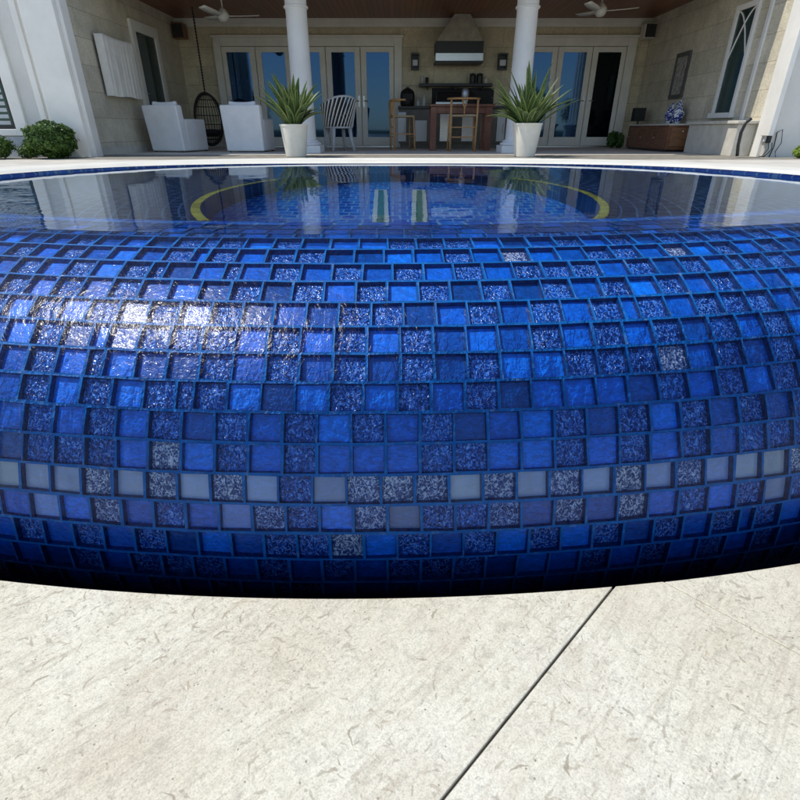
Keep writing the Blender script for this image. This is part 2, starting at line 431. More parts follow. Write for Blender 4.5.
t = NT('lawn_grass'); v = t.coord()
t.l(t.ramp(t.noise(v, .3, 8, .7), [(.3, (.02, .035, .01)), (.7, (.045, .07, .02))]), t.p.inputs['Base Color']); t.set(Roughness=.9)
t.l(t.bump(t.noise(v, 60, 3), .8, .03), t.p.inputs['Normal']); M['lawn'] = t.m

# ------------------------------------------------------------------ pool geometry
AC = Vector((-0.11, 4.98))       # plan centre of the vanishing edge arc
RC, RT = 3.69, .57               # crest radius in plan, radius of the rounded section
RB = RC + RT
ZC = -.003 - RT
S = .0625
PA, PB, PCX, PCY, PN = 1.95, 1.80, -.02, 1.98, 2.8   # far outline: superellipse
def sup(t, da=0):
    c, s_ = math.cos(t), math.sin(t)
    return (PCX + (PA + da) * math.copysign(abs(c) ** (2 / PN), c), PCY + (PB + da) * math.copysign(abs(s_) ** (2 / PN), s_))
def inside(x, y, rc):
    dx, dy = abs(x - PCX) / PA, abs(y - PCY) / PB
    if y > PCY: ok = dx ** PN + dy ** PN <= 1
    else: ok = dx <= 1
    return ok and (x - AC.x) ** 2 + (y - AC.y) ** 2 <= rc * rc
WC = (0, 2.4)
def outline(t, rc):
    c, s_ = math.cos(t), math.sin(t); lo, hi = 0, 6
    for _ in range(40):
        m = (lo + hi) / 2
        if inside(WC[0] + m * c, WC[1] + m * s_, rc): lo = m
        else: hi = m
    return (WC[0] + lo * c, WC[1] + lo * s_)

pool = thing('infinity_pool', 'blue mosaic vanishing edge pool with rounded tiled overflow wall and white coping', 'pool', (0, 1.3, DECK))

def tor(phi, ang, r):
    """phi: elevation of the surface normal, ang: plan angle from -Y"""
    rad = RC + r * math.cos(phi)
    return Vector((AC.x + rad * math.sin(ang), AC.y - rad * math.cos(ang), ZC + r * math.sin(phi)))

AMAX = R(38)
bm = bmesh.new()
lay = bm.loops.layers.float_color.new('tcol')
def face(vs, col, mi):
    f = bm.faces.new(vs); f.material_index = mi
    for lp in f.loops: lp[lay] = col
    return f
rnd = random.Random(3)
dphi = .0565 / RT
phi = R(96.7); row = 0
GR = .0023; DEP = .0088
while phi > R(-42):
    p0, p1 = phi, phi - dphi
    pm = (p0 + p1) / 2
    rad = RC + RT * math.cos(pm)
    off = S * ((row * .41) % 1 + .16 * rnd.random())
    x = -AMAX * rad + off
    parity = rnd.random() < .5
    elev = math.degrees(pm)
    if elev > 80: film = .0
    # bright horizon reflection painted into the tile colour half way down
    horizon_refl = max(0, 1 - abs(elev - 19.6) / 4.4)
    horizon_refl2 = max(0, 1 - abs(elev - 13.5) / 5.0)
    while x < AMAX * rad:
        w_ = S
        if rnd.random() < .015: w_ = S * .55
        wob = (rnd.random() - .5) * .0016
        a0, a1 = x / rad, (x + w_) / rad
        gx = (GR + rnd.random() * .0006) / rad; gp = (GR + rnd.random() * .0006) / RT
        sx = .0012 / rad; sp_ = .0012 / RT
        dp = DEP * (.75 + .5 * rnd.random())
        o4 = [(p0, a0), (p0, a1), (p1, a1), (p1, a0)]
        jit = [(rnd.random() - .5) * .0020 for _ in range(8)]
        i4 = [(p0 - gp + jit[0] / RT, a0 + gx + jit[1] / rad), (p0 - gp + jit[2] / RT, a1 - gx + jit[3] / rad), (p1 + gp + jit[4] / RT, a1 - gx + jit[5] / rad), (p1 + gp + jit[6] / RT, a0 + gx + jit[7] / rad)]
        f4 = [(i4[0][0] - sp_, i4[0][1] + sx), (i4[1][0] - sp_, i4[1][1] - sx), (i4[2][0] + sp_, i4[2][1] - sx), (i4[3][0] + sp_, i4[3][1] + sx)]
        O = [bm.verts.new(tor(p, a, RT)) for p, a in o4]
        I = [bm.verts.new(tor(p, a, RT + .0006)) for p, a in i4]
        tilt = [(rnd.random() - .5) * .0014 for _ in range(4)]
        F = [bm.verts.new(tor(p, a, RT - dp + tl)) for (p, a), tl in zip(f4, tilt)]
        ham = 1.0 if (parity if rnd.random() < .86 else not parity) else 0.0
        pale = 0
        if rnd.random() < .93: pale = horizon_refl * (.45 + .55 * rnd.random())
        if rnd.random() < .45: pale = max(pale, horizon_refl2 * (.25 + .6 * rnd.random()))
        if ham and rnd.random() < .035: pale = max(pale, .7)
        if (not ham) and horizon_refl > .2: pale *= .85
        dark = 0 if elev > 4 else min(1, (4 - elev) / 30)
        c = (ham, rnd.random(), pale, max(.26, 1 - max(0, (12 - elev) / 30)))  # alpha darkens the lower rows, shade of the underside painted in
        if abs(elev) < 90:
            for k in range(4):
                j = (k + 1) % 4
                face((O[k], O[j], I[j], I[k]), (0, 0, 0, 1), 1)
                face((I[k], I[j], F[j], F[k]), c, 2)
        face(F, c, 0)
        x += w_; parity = not parity
    phi = p1; row += 1
bm.normal_update()
me = bpy.data.meshes.new('overflow_wall'); bm.to_mesh(me); bm.free()
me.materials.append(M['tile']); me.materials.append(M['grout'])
t = NT('tile_side_glass'); v = t.coord()
t.l(t.ramp(t.noise(v, 90, 2), [(.3, (.002, .015, .09)), (.7, (.006, .05, .25))]), t.p.inputs['Base Color']); t.set(Roughness=.12, IOR=1.6)
t.l(t.bump(t.noise(v, 260, 2), .4, .003), t.p.inputs['Normal'])
me.materials.append(t.m)
wall = bpy.data.objects.new('overflow_wall', me); COL.objects.link(wall); wall.location = -wloc(pool); wall.parent = pool
# keep normals outward
if me.polygons[0].normal.length:
    b2 = bmesh.new(); b2.from_mesh(me)
    flip = [f for f in b2.faces if f.material_index != 2 and f.normal.dot(f.calc_center_median() - Vector((AC.x + (f.calc_center_median().xy - AC).normalized().x * RC, AC.y + (f.calc_center_median().xy - AC).normalized().y * RC, ZC))) < 0]
    bmesh.ops.reverse_faces(b2, faces=flip); b2.to_mesh(me); b2.free()

# backing shell, inner lip
b = MB(); bm = b.bm; prev = None
prof = [(RC + (RT - .012) * math.cos(R(p)), ZC + (RT - .012) * math.sin(R(p))) for p in range(-44, 91, 3)]
for i in range(61):
    a = -AMAX + 2 * AMAX * i / 60
    cur = [bm.verts.new((AC.x + r * math.sin(a), AC.y - r * math.cos(a), z)) for r, z in prof]
    if prev:
        for k in range(len(prof) - 1): bm.faces.new((prev[k], prev[k + 1], cur[k + 1], cur[k]))
    prev = cur
b.build('wall_core', M['grout'], pool, smooth=True, world=True)
b = MB(); bm = b.bm; prev = None
prof = [(RC - .12 * math.sin(R(p)), -.003 - .12 + .12 * math.cos(R(p))) for p in range(0, 91, 10)] + [(RC - .12, -.42)]
for i in range(61):
    a = -R(34) + 2 * R(34) * i / 60
    cur = [bm.verts.new((AC.x + r * math.sin(a), AC.y - r * math.cos(a), z)) for r, z in prof]
    if prev:
        for k in range(len(prof) - 1): bm.faces.new((prev[k], prev[k + 1], cur[k + 1], cur[k]))
    prev = cur
b.build('inner_lip', M['inner'], pool, smooth=True, world=True)

N = 180
ts = [2 * PI * i / N for i in range(N)]
# side wall above the bench
b = MB(); bm = b.bm
lo = [bm.verts.new((*outline(t_, RC - .118), -.42)) for t_ in ts]; hi = [bm.verts.new((*outline(t_, RC - .118), -.13 if outline(t_, RC - .118)[1] < 1.9 and abs(outline(t_, RC-.118)[0]) < 1.9 else .012)) for t_ in ts]
for i in range(N):
    j = (i + 1) % N; bm.faces.new((lo[i], lo[j], hi[j], hi[i]))
b.build('pool_side', M['inner'], pool, world=True)
# bench
b = MB(); bm = b.bm
ell = lambda t_, k=1.0, z=-.40: (WC[0] + .8 * k * math.cos(t_), WC[1] + 1.0 * k * math.sin(t_), z)
e = [bm.verts.new(ell(t_)) for t_ in ts]; o_ = [bm.verts.new((*outline(t_, RC - .11), -.40)) for t_ in ts]
dwn = [bm.verts.new(ell(t_, 1, -.86)) for t_ in ts]
for i in range(N):
    j = (i + 1) % N
    bm.faces.new((e[i], e[j], o_[j], o_[i])); bm.faces.new((dwn[i], dwn[j], e[j], e[i]))
b.build('bench', M['ring'], pool, world=True)
b = MB(); b.bm.faces.new([b.bm.verts.new(ell(t_, 1.05, -.85)) for t_ in ts])
b.build('pool_floor', M['inner'], pool, world=True)
b = MB(); bm = b.bm
e = [bm.verts.new(ell(t_, 1.0, -.396)) for t_ in ts]; o_ = [bm.verts.new(ell(t_, 1.04, -.396)) for t_ in ts]
for i in range(N):
    j = (i + 1) % N
    dg = math.degrees(ts[i]); dg = dg - 360 if dg > 270 else dg
    if -56 < dg < 40 or 143 < dg < 236: bm.faces.new((e[i], e[j], o_[j], o_[i]))
b.build('edge_stripe', M['yellow'], pool, world=True)
for sx in (-1, 1):
    b = MB(); b.hexa([(sx * .075 - .035, 2.05, -.85), (sx * .075 + .035, 2.05, -.85), (sx * .105 + .035, 3.05, -.85), (sx * .105 - .035, 3.05, -.85)],
                     [(sx * .075 - .035, 2.05, -.835), (sx * .075 + .035, 2.05, -.835), (sx * .105 + .035, 3.05, -.835), (sx * .105 - .035, 3.05, -.835)])
    st_ = b.build('floor_stripe', M['palewhite'], pool, world=True)
    b = MB(); b.hexa([(sx * .075 - .014, 2.07, -.84), (sx * .075 + .014, 2.07, -.84), (sx * .105 + .014, 3.03, -.84), (sx * .105 - .014, 3.03, -.84)],
                     [(sx * .075 - .014, 2.07, -.830), (sx * .075 + .014, 2.07, -.830), (sx * .105 + .014, 3.03, -.830), (sx * .105 - .014, 3.03, -.830)])
    b.build('centre_band', M['seagreen'], st_, world=True)

# coping round the far side
b = MB(); bm = b.bm
tt = [R(-14) + (PI + R(28)) * i / 90 for i in range(91)]
def cop(t_, d, z):
    x, y = sup(max(0, min(PI, t_)), d)
    if t_ < 0: y += t_ * 1.4
    if t_ > PI: y -= (t_ - PI) * 1.4
    return (x, y, z)
prof = [(.0, .012), (-.036, .014), (-.020, .018), (-.004, .024), (.014, .0285), (.22, .029), (.24, .024), (.24, -.35)]
prev = None
for t_ in tt:
    sd_ = abs(math.cos(max(0, min(PI, t_)))) ** 1.5
    cur = [bm.verts.new(cop(t_, d, z * (.48 + .52 * sd_) if 1 < k < 6 else (z if k == 6 else z - .011 + .012 * sd_))) for k, (d, z) in enumerate(prof)]
    if prev:
        for k in range(len(prof) - 1): bm.faces.new((prev[k], prev[k + 1], cur[k + 1], cur[k]))
    prev = cur
b.build('coping', M['coping'], pool, world=True)
for sx in (-1, 1):
    b = MB(); b.box(sx * 2.62 - .42, sx * 2.62 + .42, 1.0, 2.25, -.9, .036)
    b.build('end_pier', M['coping'], pool, world=True, bevel=.01)

# water
b = MB(); bm = b.bm
rings = []
pts = [outline(t_, RC + .122) for t_ in ts]
c0 = bm.verts.new((WC[0], WC[1], 0))
for q in (.25, .5, .75, 1):
    rings.append([bm.verts.new((WC[0] + (p[0] - WC[0]) * q, WC[1] + (p[1] - WC[1]) * q, 0)) for p in pts])
for i in range(N):
    j = (i + 1) % N
    bm.faces.new((c0, rings[0][i], rings[0][j]))
    for a_, b_ in zip(rings, rings[1:]): bm.faces.new((a_[i], b_[i], b_[j], a_[j]))
wt = b.build('water', M['water'], kind='structure', smooth=True)
for p in wt.data.polygons:
    if p.normal.z < 0: wt.data.flip_normals(); break
# thin sheet running over the crest and down the wall
b = MB(); bm = b.bm; prev = None
fp = [(RC + o_, z_) for o_, z_ in ((.122, -.0004), (.135, -.003), (.15, -.009), (.165, -.0155), (.18, -.0235), (.195, -.031), (.21, -.0388), (.23, -.0485), (.25, -.0585))]
fp += [(RC + (RT + .0022) * math.cos(R(p)), ZC + (RT + .0022) * math.sin(R(p))) for p in range(62, -31, -4)]
for i in range(81):
    a = -R(37) + 2 * R(37) * i / 80
    cur = [bm.verts.new((AC.x + r0 * math.sin(a), AC.y - r0 * math.cos(a), z0)) for r0, z0 in fp]
    if prev:
        for k in range(len(fp) - 1): bm.faces.new((prev[k], cur[k], cur[k + 1], prev[k + 1]))
    prev = cur
fo = b.build('overflow_water', M['film'], kind='structure', smooth=True)
pp = fo.data.polygons[len(fo.data.polygons) // 2]
if pp.normal.dot(Vector((0, -1, .6))) < 0: fo.data.flip_normals()

# gutter
b = MB(); bm = b.bm; prev = None
for i in range(61):
    a = -R(44) + 2 * R(44) * i / 60
    cur = [bm.verts.new((AC.x + r * math.sin(a), AC.y - r * math.cos(a), z)) for r, z in ((3.9, -.93), (RB + .104, -.93), (RB + .104, DECK - .04))]
    if prev:
        for k in range(2): bm.faces.new((prev[k], prev[k + 1], cur[k + 1], cur[k]))
    prev = cur
b.build('gutter_channel', M['trough'], pool, world=True)

# ------------------------------------------------------------------ near deck of 45 degree pavers
RD = RB + .106
arc = [(AC.x + RD * math.sin(R(44) * i / 60), AC.y - RD * math.cos(R(44) * i / 60)) for i in range(60, -61, -1)]
subj = [(6, arc[0][1])] + arc + [(-6, arc[-1][1]), (-6, -3.2), (6, -3.2)]
def clip(poly, nx, ny, d):
    out = []
    for i in range(len(poly)):
        p, q = poly[i], poly[(i + 1) % len(poly)]
        a_, b_ = p[0] * nx + p[1] * ny - d, q[0] * nx + q[1] * ny - d
        if a_ >= 0: out.append(p)
        if (a_ > 0 > b_) or (a_ < 0 < b_):
            k = a_ / (a_ - b_); out.append((p[0] + (q[0] - p[0]) * k, p[1] + (q[1] - p[1]) * k))
    return out
b = MB(); bm = b.bm
J = .0018; q = math.sqrt(.5)
W1, W2 = .80, 1.25
for i in range(-8, 9):
    d0 = .27 * q + i * 1.02; d1 = d0 + 1.02          # (-x+y)/sqrt2 between d0 and d1
    offc = 1.113 * q if i == -1 else (-.36 * q if i == 0 else 1.113 * q - .55 + .31 * i)
    for k in range(-7, 8):
        e0 = offc + k * 1.07; e1 = e0 + 1.07
        pl = clip(subj, -q, q, d0 + J)
        pl = clip(pl, q, -q, -d1 + J) if pl else pl
        pl = clip(pl, q, q, e0 + J * .7) if pl else pl
        pl = clip(pl, -q, -q, -e1 + J * .7) if pl else pl
        if len(pl) > 2:
            zz = DECK - (.0012 if (i + k) % 2 else 0)
            bm.faces.new([bm.verts.new((*p, zz)) for p in pl])
bmesh.ops.remove_doubles(bm, verts=bm.verts, dist=.0001)
bmesh.ops.dissolve_degenerate(bm, dist=.0001, edges=bm.edges)
bmesh.ops.recalc_face_normals(bm, faces=bm.faces)
top = list(bm.faces)
r_ = bmesh.ops.extrude_face_region(bm, geom=top)
for v_ in [g for g in r_['geom'] if isinstance(g, bmesh.types.BMVert)]: v_.co.z -= .04
dk = b.build('paving', M['deck'], bevel=.0016, seg=2, kind='structure')
b = MB(); b.prism([(x, y - .001) for x, y in subj], DECK - .05, DECK - .006)
b.build('paving_bed', M['joint'], kind='structure')

# ------------------------------------------------------------------ patio, lawn
b = MB()
oc = [cop(PI - PI * i / 60, .15, 0)[:2] for i in range(61)]
b.prism([(-12, 2.1), (-2.2, 2.1)] + [p for p in oc if p[1] > 2.12] + [(2.2, 2.1), (12, 2.1), (12, 14.6), (-12, 14.6)][0:4], -.6, PATIO)
b.build('patio', M['patio'], kind='structure')
b = MB(); b.box(-12, 12, 8.2, 9.75, PATIO - .05, PATIO + .004); b.build('riser_shade', mat('riser_shade_grey', (.27, .25, .21), .7, .3, 9, .3, 60), kind='structure')  # dark strip, the shade of a step riser put into its colour
b = MB()
n = 40
for (x0, x1, y0, y1) in ((-400, 400, -400, -3.2), (-400, -6, -3.2, 20), (6, 400, -3.2, 20), (-400, 400, 20, 400)):
    b.quad((x0, y0, -.56), (x1, y0, -.56), (x1, y1, -.56), (x0, y1, -.56))
b.quad((-6.0, -3.2, -1.0), (6.0, -3.2, -1.0), (6, 20, -1.0), (-6, 20, -1.0))
b.build('lawn', M['lawn'], kind='structure')

# ------------------------------------------------------------------ house
YB, XL, XR, YF = 14.1, -5.0, 5.62, 8.9
CEIL = EYE + 2.18
house = thing('house', 'cream stone house with covered porch, dark red board ceiling and white wings', 'house', (0, YB, PATIO))
def hb(name, m, *boxes, bevel=.0, parent=house):
    b = MB()
    for x in boxes: b.box(*x)
    return b.build(name, m, parent, world=True, bevel=bevel)
hb('back_wall', M['stone_x'], (XL - .3, XR + .3, YB, YB + .3, PATIO - .2, CEIL + .4))
hb('side_wall', M['stone_y'], (XL - .3, XL, YF + .12, YB, PATIO - .2, CEIL + .9))
hb('side_wall', M['stone_y'], (XR, XR + .3, YF + .12, YB, PATIO - .2, CEIL + .9))
hb('wing_wall', M['stucco'], (-12, XL - .28, YF, YF + .3, PATIO - .2, 3.6))
hb('wing_wall', M['stucco'], (XR + .08, 12, YF, YF + .3, PATIO - .2, 3.6))
hb('ceiling', M['ceiling'], (XL, XR, 9.9, YB, CEIL, CEIL + .06))
hb('porch_beam', M['trim'], (XL, XR, 10.55, 10.95, CEIL - .10, CEIL - .002))
hb('roof', M['stucco'], (-12, 12, 10.0, 20, CEIL + .95, CEIL + 1.1), (XL, XR, 9.88, 10.0, CEIL - .02, CEIL + 1.1))
hb('crown_moulding', M['trim_grey'], (XL, XR, YB - .05, YB - .002, CEIL - .10, CEIL - .003), (XL, XR, YB - .025, YB - .001, CEIL - .16, CEIL - .10))
hb('corner_pilaster', M['trim'], (XL - .28, XL + .20, YF - .05, YF + .22, PATIO, 3.5), (XL + .20, XL + .26, YF + .02, YF + .22, PATIO, 3.5), bevel=.008)
hb('corner_strip', M['trim'], (XL - .42, XL - .34, YF - .03, YF - .001, PATIO, 3.5), bevel=.006)
hb('corner_pilaster', M['trim'], (XR - .06, XR + .02, YF - .14, YF + .05, PATIO + .3, 3.5), (XR - .03, XR + .02, YF + .055, YF + .22, PATIO, 3.5), bevel=.006)
hb('corner_strip', M['trim'], (XR - .035, XR - .002, YF + .70, YF + .78, PATIO + .52, 3.0), bevel=.006)
hb('shade_slab', M['ceiling'], (3.3, XR, 9.30, 9.878, CEIL, CEIL + .10))  # unseen slab added to keep sun off the right wall
# quoin corner at the right wing
hb('quoin', M['ledge'], *[(XR + .02, XR + .08 , YF - .02, YF + .2, PATIO + k * .37 + .01, PATIO + (k + 1) * .37 - .01) for k in range(9)], bevel=.01)
hb('baseboard', M['ledge'], (XL, XL + .02, YF + .24, YB - .03, PATIO, PATIO + .12), (XL + .02, XR - .02, YB - .02, YB - .001, PATIO, PATIO + .10))

# columns
for X in (-1.76, 2.16):
    b = MB()
    c = (X, 10.8)
    b.lathe([(.205, PATIO + .21), (.195, PATIO + .22), (.19, PATIO + .5), (.178, CEIL - .40), (.182, CEIL - .385), (.205, CEIL - .375), (.205, CEIL - .35), (.182, CEIL - .34), (.18, CEIL - .22), (.20, CEIL - .2)], c, 40)
    col = b.build('column', M['column'], house, smooth=True, world=True)
    m_ = col.modifiers.new('e', 'EDGE_SPLIT'); m_.split_angle = R(35)
    b = MB(); b.box(X - .30, X + .30, 10.5, 11.1, PATIO, PATIO + .12)
    b.lathe([(.27, PATIO + .121), (.285, PATIO + .14), (.285, PATIO + .16), (.24, PATIO + .18), (.23, PATIO + .20), (.205, PATIO + .215)], c, 40)
    b.build('base', M['column'], col, world=True, bevel=.006)
    b = MB(); b.box(X - .26, X + .26, 10.54, 11.06, CEIL - .2, CEIL - .101)
    b.build('capital', M['column'], col, world=True, bevel=.006)

# french doors: groups on the back wall
def door_group(x0, pitch, n, xl, xr, top_px=52.5, frames=('left',), label=None, dark=()):
    """x0: photo x of the first pane's left side at y 52"""
    Zt = at(400, 52.5, YB)[1]; Zb = at(400, 137, YB)[1]
    XS = [at(x0 + pitch * k, 52.5, YB)[0] for k in range(n + 1)]
    pw = at(x0 + 23, 52.5, YB)[0] - at(x0, 52.5, YB)[0]
    XLo, XRo = at(xl, 40, YB)[0], at(xr, 40, YB)[0]
    topo = at(400, 38, YB)[1]; topi = at(400, 46.5, YB)[1]
    L, Rr = XS[0] - .10, XS[n - 1] + pw + .10
    # casing
    hb('door_casing', M['trim_grey'], (XLo, L - .012, YB - .07, YB - .002, PATIO, topo), (Rr + .012, XRo, YB - .07, YB - .002, PATIO, topo), (L - .012, Rr + .012, YB - .07, YB - .002, topi, topo),
       (XLo - .03, XRo + .03, YB - .09, YB - .002, topo + .001, topo + .05), bevel=.006)
    for k in range(n):
        gx0, gx1 = XS[k], XS[k] + pw
        lx = L if k == 0 else (XS[k - 1] + pw + XS[k]) / 2 + .008
        rx = Rr if k == n - 1 else (XS[k] + pw + XS[k + 1]) / 2 - .008
        y0, y1 = YB - .045, YB - .002
        d = hb('french_door', M['trim_grey'], (lx, gx0, y0, y1, PATIO + .03, topi - .01), (gx1, rx, y0, y1, PATIO + .03, topi - .01),
               (gx0, gx1, y0, y1, Zt, topi - .01), (gx0, gx1, y0, y1, PATIO + .03, Zb), bevel=.005)
        hb('pane', M['pane_dark'] if k in dark else M['pane'], (gx0, gx1, YB - .026, YB - .014, Zb, Zt), parent=d)
        hx = rx - .05 if k % 2 else lx + .05
        b = MB(); b.box(hx - .018, hx + .018, y0 - .008, y0 - .001, PATIO + .85, PATIO + 1.08); b.tube([(hx, y0 - .01, PATIO + .98), (hx, y0 - .05, PATIO + .98), (hx + (.09 if not k % 2 else -.09), y0 - .05, PATIO + .98)], .009)
        b.build('handle', M['steel'], d, world=True)
    hb('threshold', M['steel'], (L, Rr, YB - .12, YB - .002, PATIO, PATIO + .028))
door_group(226.6, 34.9, 5, 213, 402)
door_group(529, 34.6, 3, 519, 637, dark=(2,))

# dark interior glimpsed in two left panes: drapes hung just behind glass are read as reflections; left to the panes

# windows of the side walls
w_ = hb('side_window', M['trim'], (XR - .05, XR - .002, 9.93, 10.0, EYE + .20, EYE + 1.80), (XR - .05, XR - .002, 10.5, 10.58, EYE + .20, EYE + 1.80), (XR - .05, XR - .002, 10.0, 10.5, EYE + 1.72, EYE + 1.80),
        (XR - .09, XR - .002, 9.9, 10.6, EYE + .17, EYE + .25), bevel=.005)
hb('pane', M['pane_green'], (XR - .02, XR - .008, 10.0, 10.5, EYE + .25, EYE + 1.72), parent=w_)
b = MB()
for s_ in (0, 1):
    pts_ = []
    for i in range(14):
        u = i / 13
        yy = 10.0 + .5 * (u if s_ == 0 else 1 - u)
        pts_.append((XR - .03, yy, EYE + 1.05 + .66 * math.sin(u * PI / 2)))
    b.tube(pts_, .012, 6)
b.build('tracery', M['trim'], w_, world=True)
w_ = hb('side_door', M['trim_grey'], (XL + .002, XL + .06, 11.58, 11.74, PATIO, EYE + 1.80), (XL + .002, XL + .06, 12.62, 12.78, PATIO, EYE + 1.80), (XL + .002, XL + .06, 11.74, 12.62, EYE + 1.62, EYE + 1.80),
        (XL + .002, XL + .06, 11.74, 12.62, PATIO, PATIO + .25), bevel=.006)
hb('pane', M['pane_green'], (XL + .015, XL + .03, 11.74, 12.62, PATIO + .25, EYE + 1.62), parent=w_)
b = MB(); b.tube([(XL + .06, 11.68, PATIO + 1), (XL + .1, 11.68, PATIO + 1), (XL + .1, 11.80, PATIO + 1)], .01); b.build('handle', M['steel'], w_, world=True)
w_ = hb('wing_window', M['trim'], (-5.83, -5.66, YF - .05, YF - .001, EYE - .09, 2.6), (-7.2, -5.83, YF - .05, YF - .001, EYE - .09, EYE + .0), (-7.35, -7.2, YF - .05, YF - .001, EYE - .09, 2.6), (-7.2, -5.83, YF - .05, YF - .001, 2.4, 2.6), bevel=.006)
hb('pane', M['pane_green'], (-7.2, -5.83, YF - .02, YF - .008, EYE, 2.4), parent=w_)
b = MB()
for k in range(26): b.box(-7.19, -5.90, YF - .024, YF - .0205, EYE + .06 + k * .085, EYE + .06 + k * .085 + .05)
b.build('blinds', M['greymetal'], w_, world=True)
hb('window_sash', M['black'], (-5.862, -5.832, YF - .04, YF - .021, EYE + .002, 2.398), (-7.2, -5.864, YF - .04, YF - .025, EYE + .002, EYE + .05), parent=w_)
hb('window_apron', M['greymetal'], (-7.4, -5.62, YF - .035, YF - .001, PATIO, EYE - .10), parent=w_)
# stone ledge with return along the right wall
hb('stone_ledge', M['ledge'], (XR - .30, XR - .002, 9.2, 10.75, PATIO, PATIO + .46), (XR - .34, XR - .002, 9.15, 10.8, PATIO + .462, PATIO + .51), bevel=.01)
# corner speakers
for X, yy in ((XR - .16, 13.8), (XL + .16, 13.8)):
    o = MB(); o.box(X - .13, X + .13, yy - .12, yy + .12, CEIL - .42, CEIL - .14)
    rt = thing('corner_speaker', 'brown box speaker mounted high in the %s corner of the porch' % ('right' if X > 0 else 'left'), 'speaker', (X, yy, CEIL - .3), group='speakers in the porch corners')
    o.build('cabinet', M['patio'] if X > 0 else M['cabwood'], rt, world=True, bevel=.015)
    o = MB(); o.box(X - .11, X + .11, yy - .130, yy - .121, CEIL - .40, CEIL - .16); o.build('grille', M['blackrough'], rt, world=True)
    o = MB(); o.tube([(X, yy + .1, CEIL - .28), (X, YB - .01, CEIL - .28)], .02); o.build('bracket', M['black'], rt, world=True)

# ------------------------------------------------------------------ ceiling fans
def fan(x, yy, z, label, rot):
    f = thing('ceiling_fan', label, 'fan', (x, yy, z), rot, 'fans under the porch ceiling')
    b = MB(); b.lathe([(.02, -.12), (.06, -.11), (.10, -.06), (.11, -.01), (.09, .03), (.05, .07), (.02, .10)], (0, 0), 24); b.build('motor', M['fanwhite'], f, smooth=True)
    b = MB(); b.tube([(0, 0, .08), (0, 0, CEIL - z - .05)], .014, 10); b.build('rod', M['fanwhite'], f)
    b = MB(); b.lathe([(.03, CEIL - z - .10), (.07, CEIL - z - .04), (.08, CEIL - z - .002)], (0, 0), 20); b.build('canopy', M['fanwhite'], f)
    for k in range(3):
        b = MB(); m = 8; pr = None
        for i in range(m + 1):
            u = i / m; L = .09 + .56 * u; w = .05 + .035 * math.sin(u * PI * .9); zz = -.03 + .03 * u * u
            a_, c_ = b.bm.verts.new((L, -w, zz - .012)), b.bm.verts.new((L, w, zz + .012))
            if pr: b.bm.faces.new((pr[0], a_, c_, pr[1]))
            pr = (a_, c_)
        bl = b.build('blade', M['fanwhite'], f, smooth=True)
        bl.modifiers.new('s', 'SOLIDIFY').thickness = .012
        bl.rotation_euler = (0, 0, k * 2 * PI / 3)
Xf, Zf = at(223, 14, 11.6); fan(Xf, 11.6, Zf, 'cream three bladed ceiling fan above the left armchairs', .25)
Xf, Zf = at(601, 9, 11.6); fan(Xf, 11.6, Zf, 'cream three bladed ceiling fan above the right french doors', -.15)

# ------------------------------------------------------------------ wall lamps
for px, lab in ((415, 'black lantern with frosted glass on the wall left of the range hood'), (502, 'black lantern with frosted glass on the wall right of the range hood')):
    x0, z1 = at(px - 3.6, 54, YB); x1, z0 = at(px + 3.6, 70.5, YB)
    L = thing('wall_lantern', lab, 'lamp', ((x0 + x1) / 2, YB, z0), group='lanterns either side of the hood')
    b = MB(); y0, y1 = YB - .14, YB - .05; t_ = .022
    for a_ in (x0, x1 - t_):
        for c_ in (y0, y1 - t_): b.box(a_, a_ + t_, c_, c_ + t_, z0 + .03, z1 - .03)
    b.box(x0 - .006, x1 + .006, y0 - .006, y1 + .006, z1 - .03, z1); b.box(x0 - .006, x1 + .006, y0 - .006, y1 + .006, z0, z0 + .03)
    b.build('cage', M['black'], L, world=True)
    b = MB(); b.box(x0 - .005, x1 + .005, YB - .03, YB - .001, z0 + .02, z1 - .02); b.box(x0 + .06, x1 - .06, YB - .05, YB - .031, z0 + .1, z1 - .1); b.build('back_plate', M['black'], L, world=True)
    b = MB(); b.box(x0 + t_ + .003, x1 - t_ - .003, y0 + .02, y1 - .02, z0 + .08, z1 - .12); b.build('glass', M['whiteapp'], L, world=True, bevel=.01)

# ------------------------------------------------------------------ range hood
hd = thing('range_hood', 'tapered stone chimney hood with black band and steel rim on the back wall', 'hood', (at(460, 60, YB)[0], YB, at(460, 63, YB)[1]))
YH = 13.5
xa, zt = at(455, 12, YH); xb = at(471, 12, YH)[0]; xc, zm = at(436, 41, YH); xd = at(484, 41, YH)[0]; zb = at(436, 53, YH)[1]; zs = at(436, 61, YH)[1]
xd = xc + (xb - xa) + 2 * ((xa - xc)) if False else xd
b = MB(); b.hexa([(xc, YH, zm), (xd, YH, zm), (xd, YB - .002, zm), (xc, YB - .002, zm)], [(xa, YH + .05, CEIL - .003), (xb, YH + .05, CEIL - .003), (xb, YB - .06, CEIL - .003), (xa, YB - .06, CEIL - .003)])
b.build('chimney', mat('hood_plaster', (.36, .33, .27), .85, .18, 8, .6, 50), hd, world=True, bevel=.01)
b = MB(); b.box(xc - .0, xd + .0, YH - .004, YB - .002, zb, zm - .002); b.build('band', M['black'], hd, world=True)
b = MB(); b.box(xc + .0, xd - .0, YH - .03, YB - .003, zs, zb - .002); b.build('steel_rim', M['steel'], hd, world=True, bevel=.004)
b = MB(); b.box(xc - .01, xd + .01, YH - .045, YB - .003, zs - .035, zs - .002); b.build('light_rail', M['black'], hd, world=True)

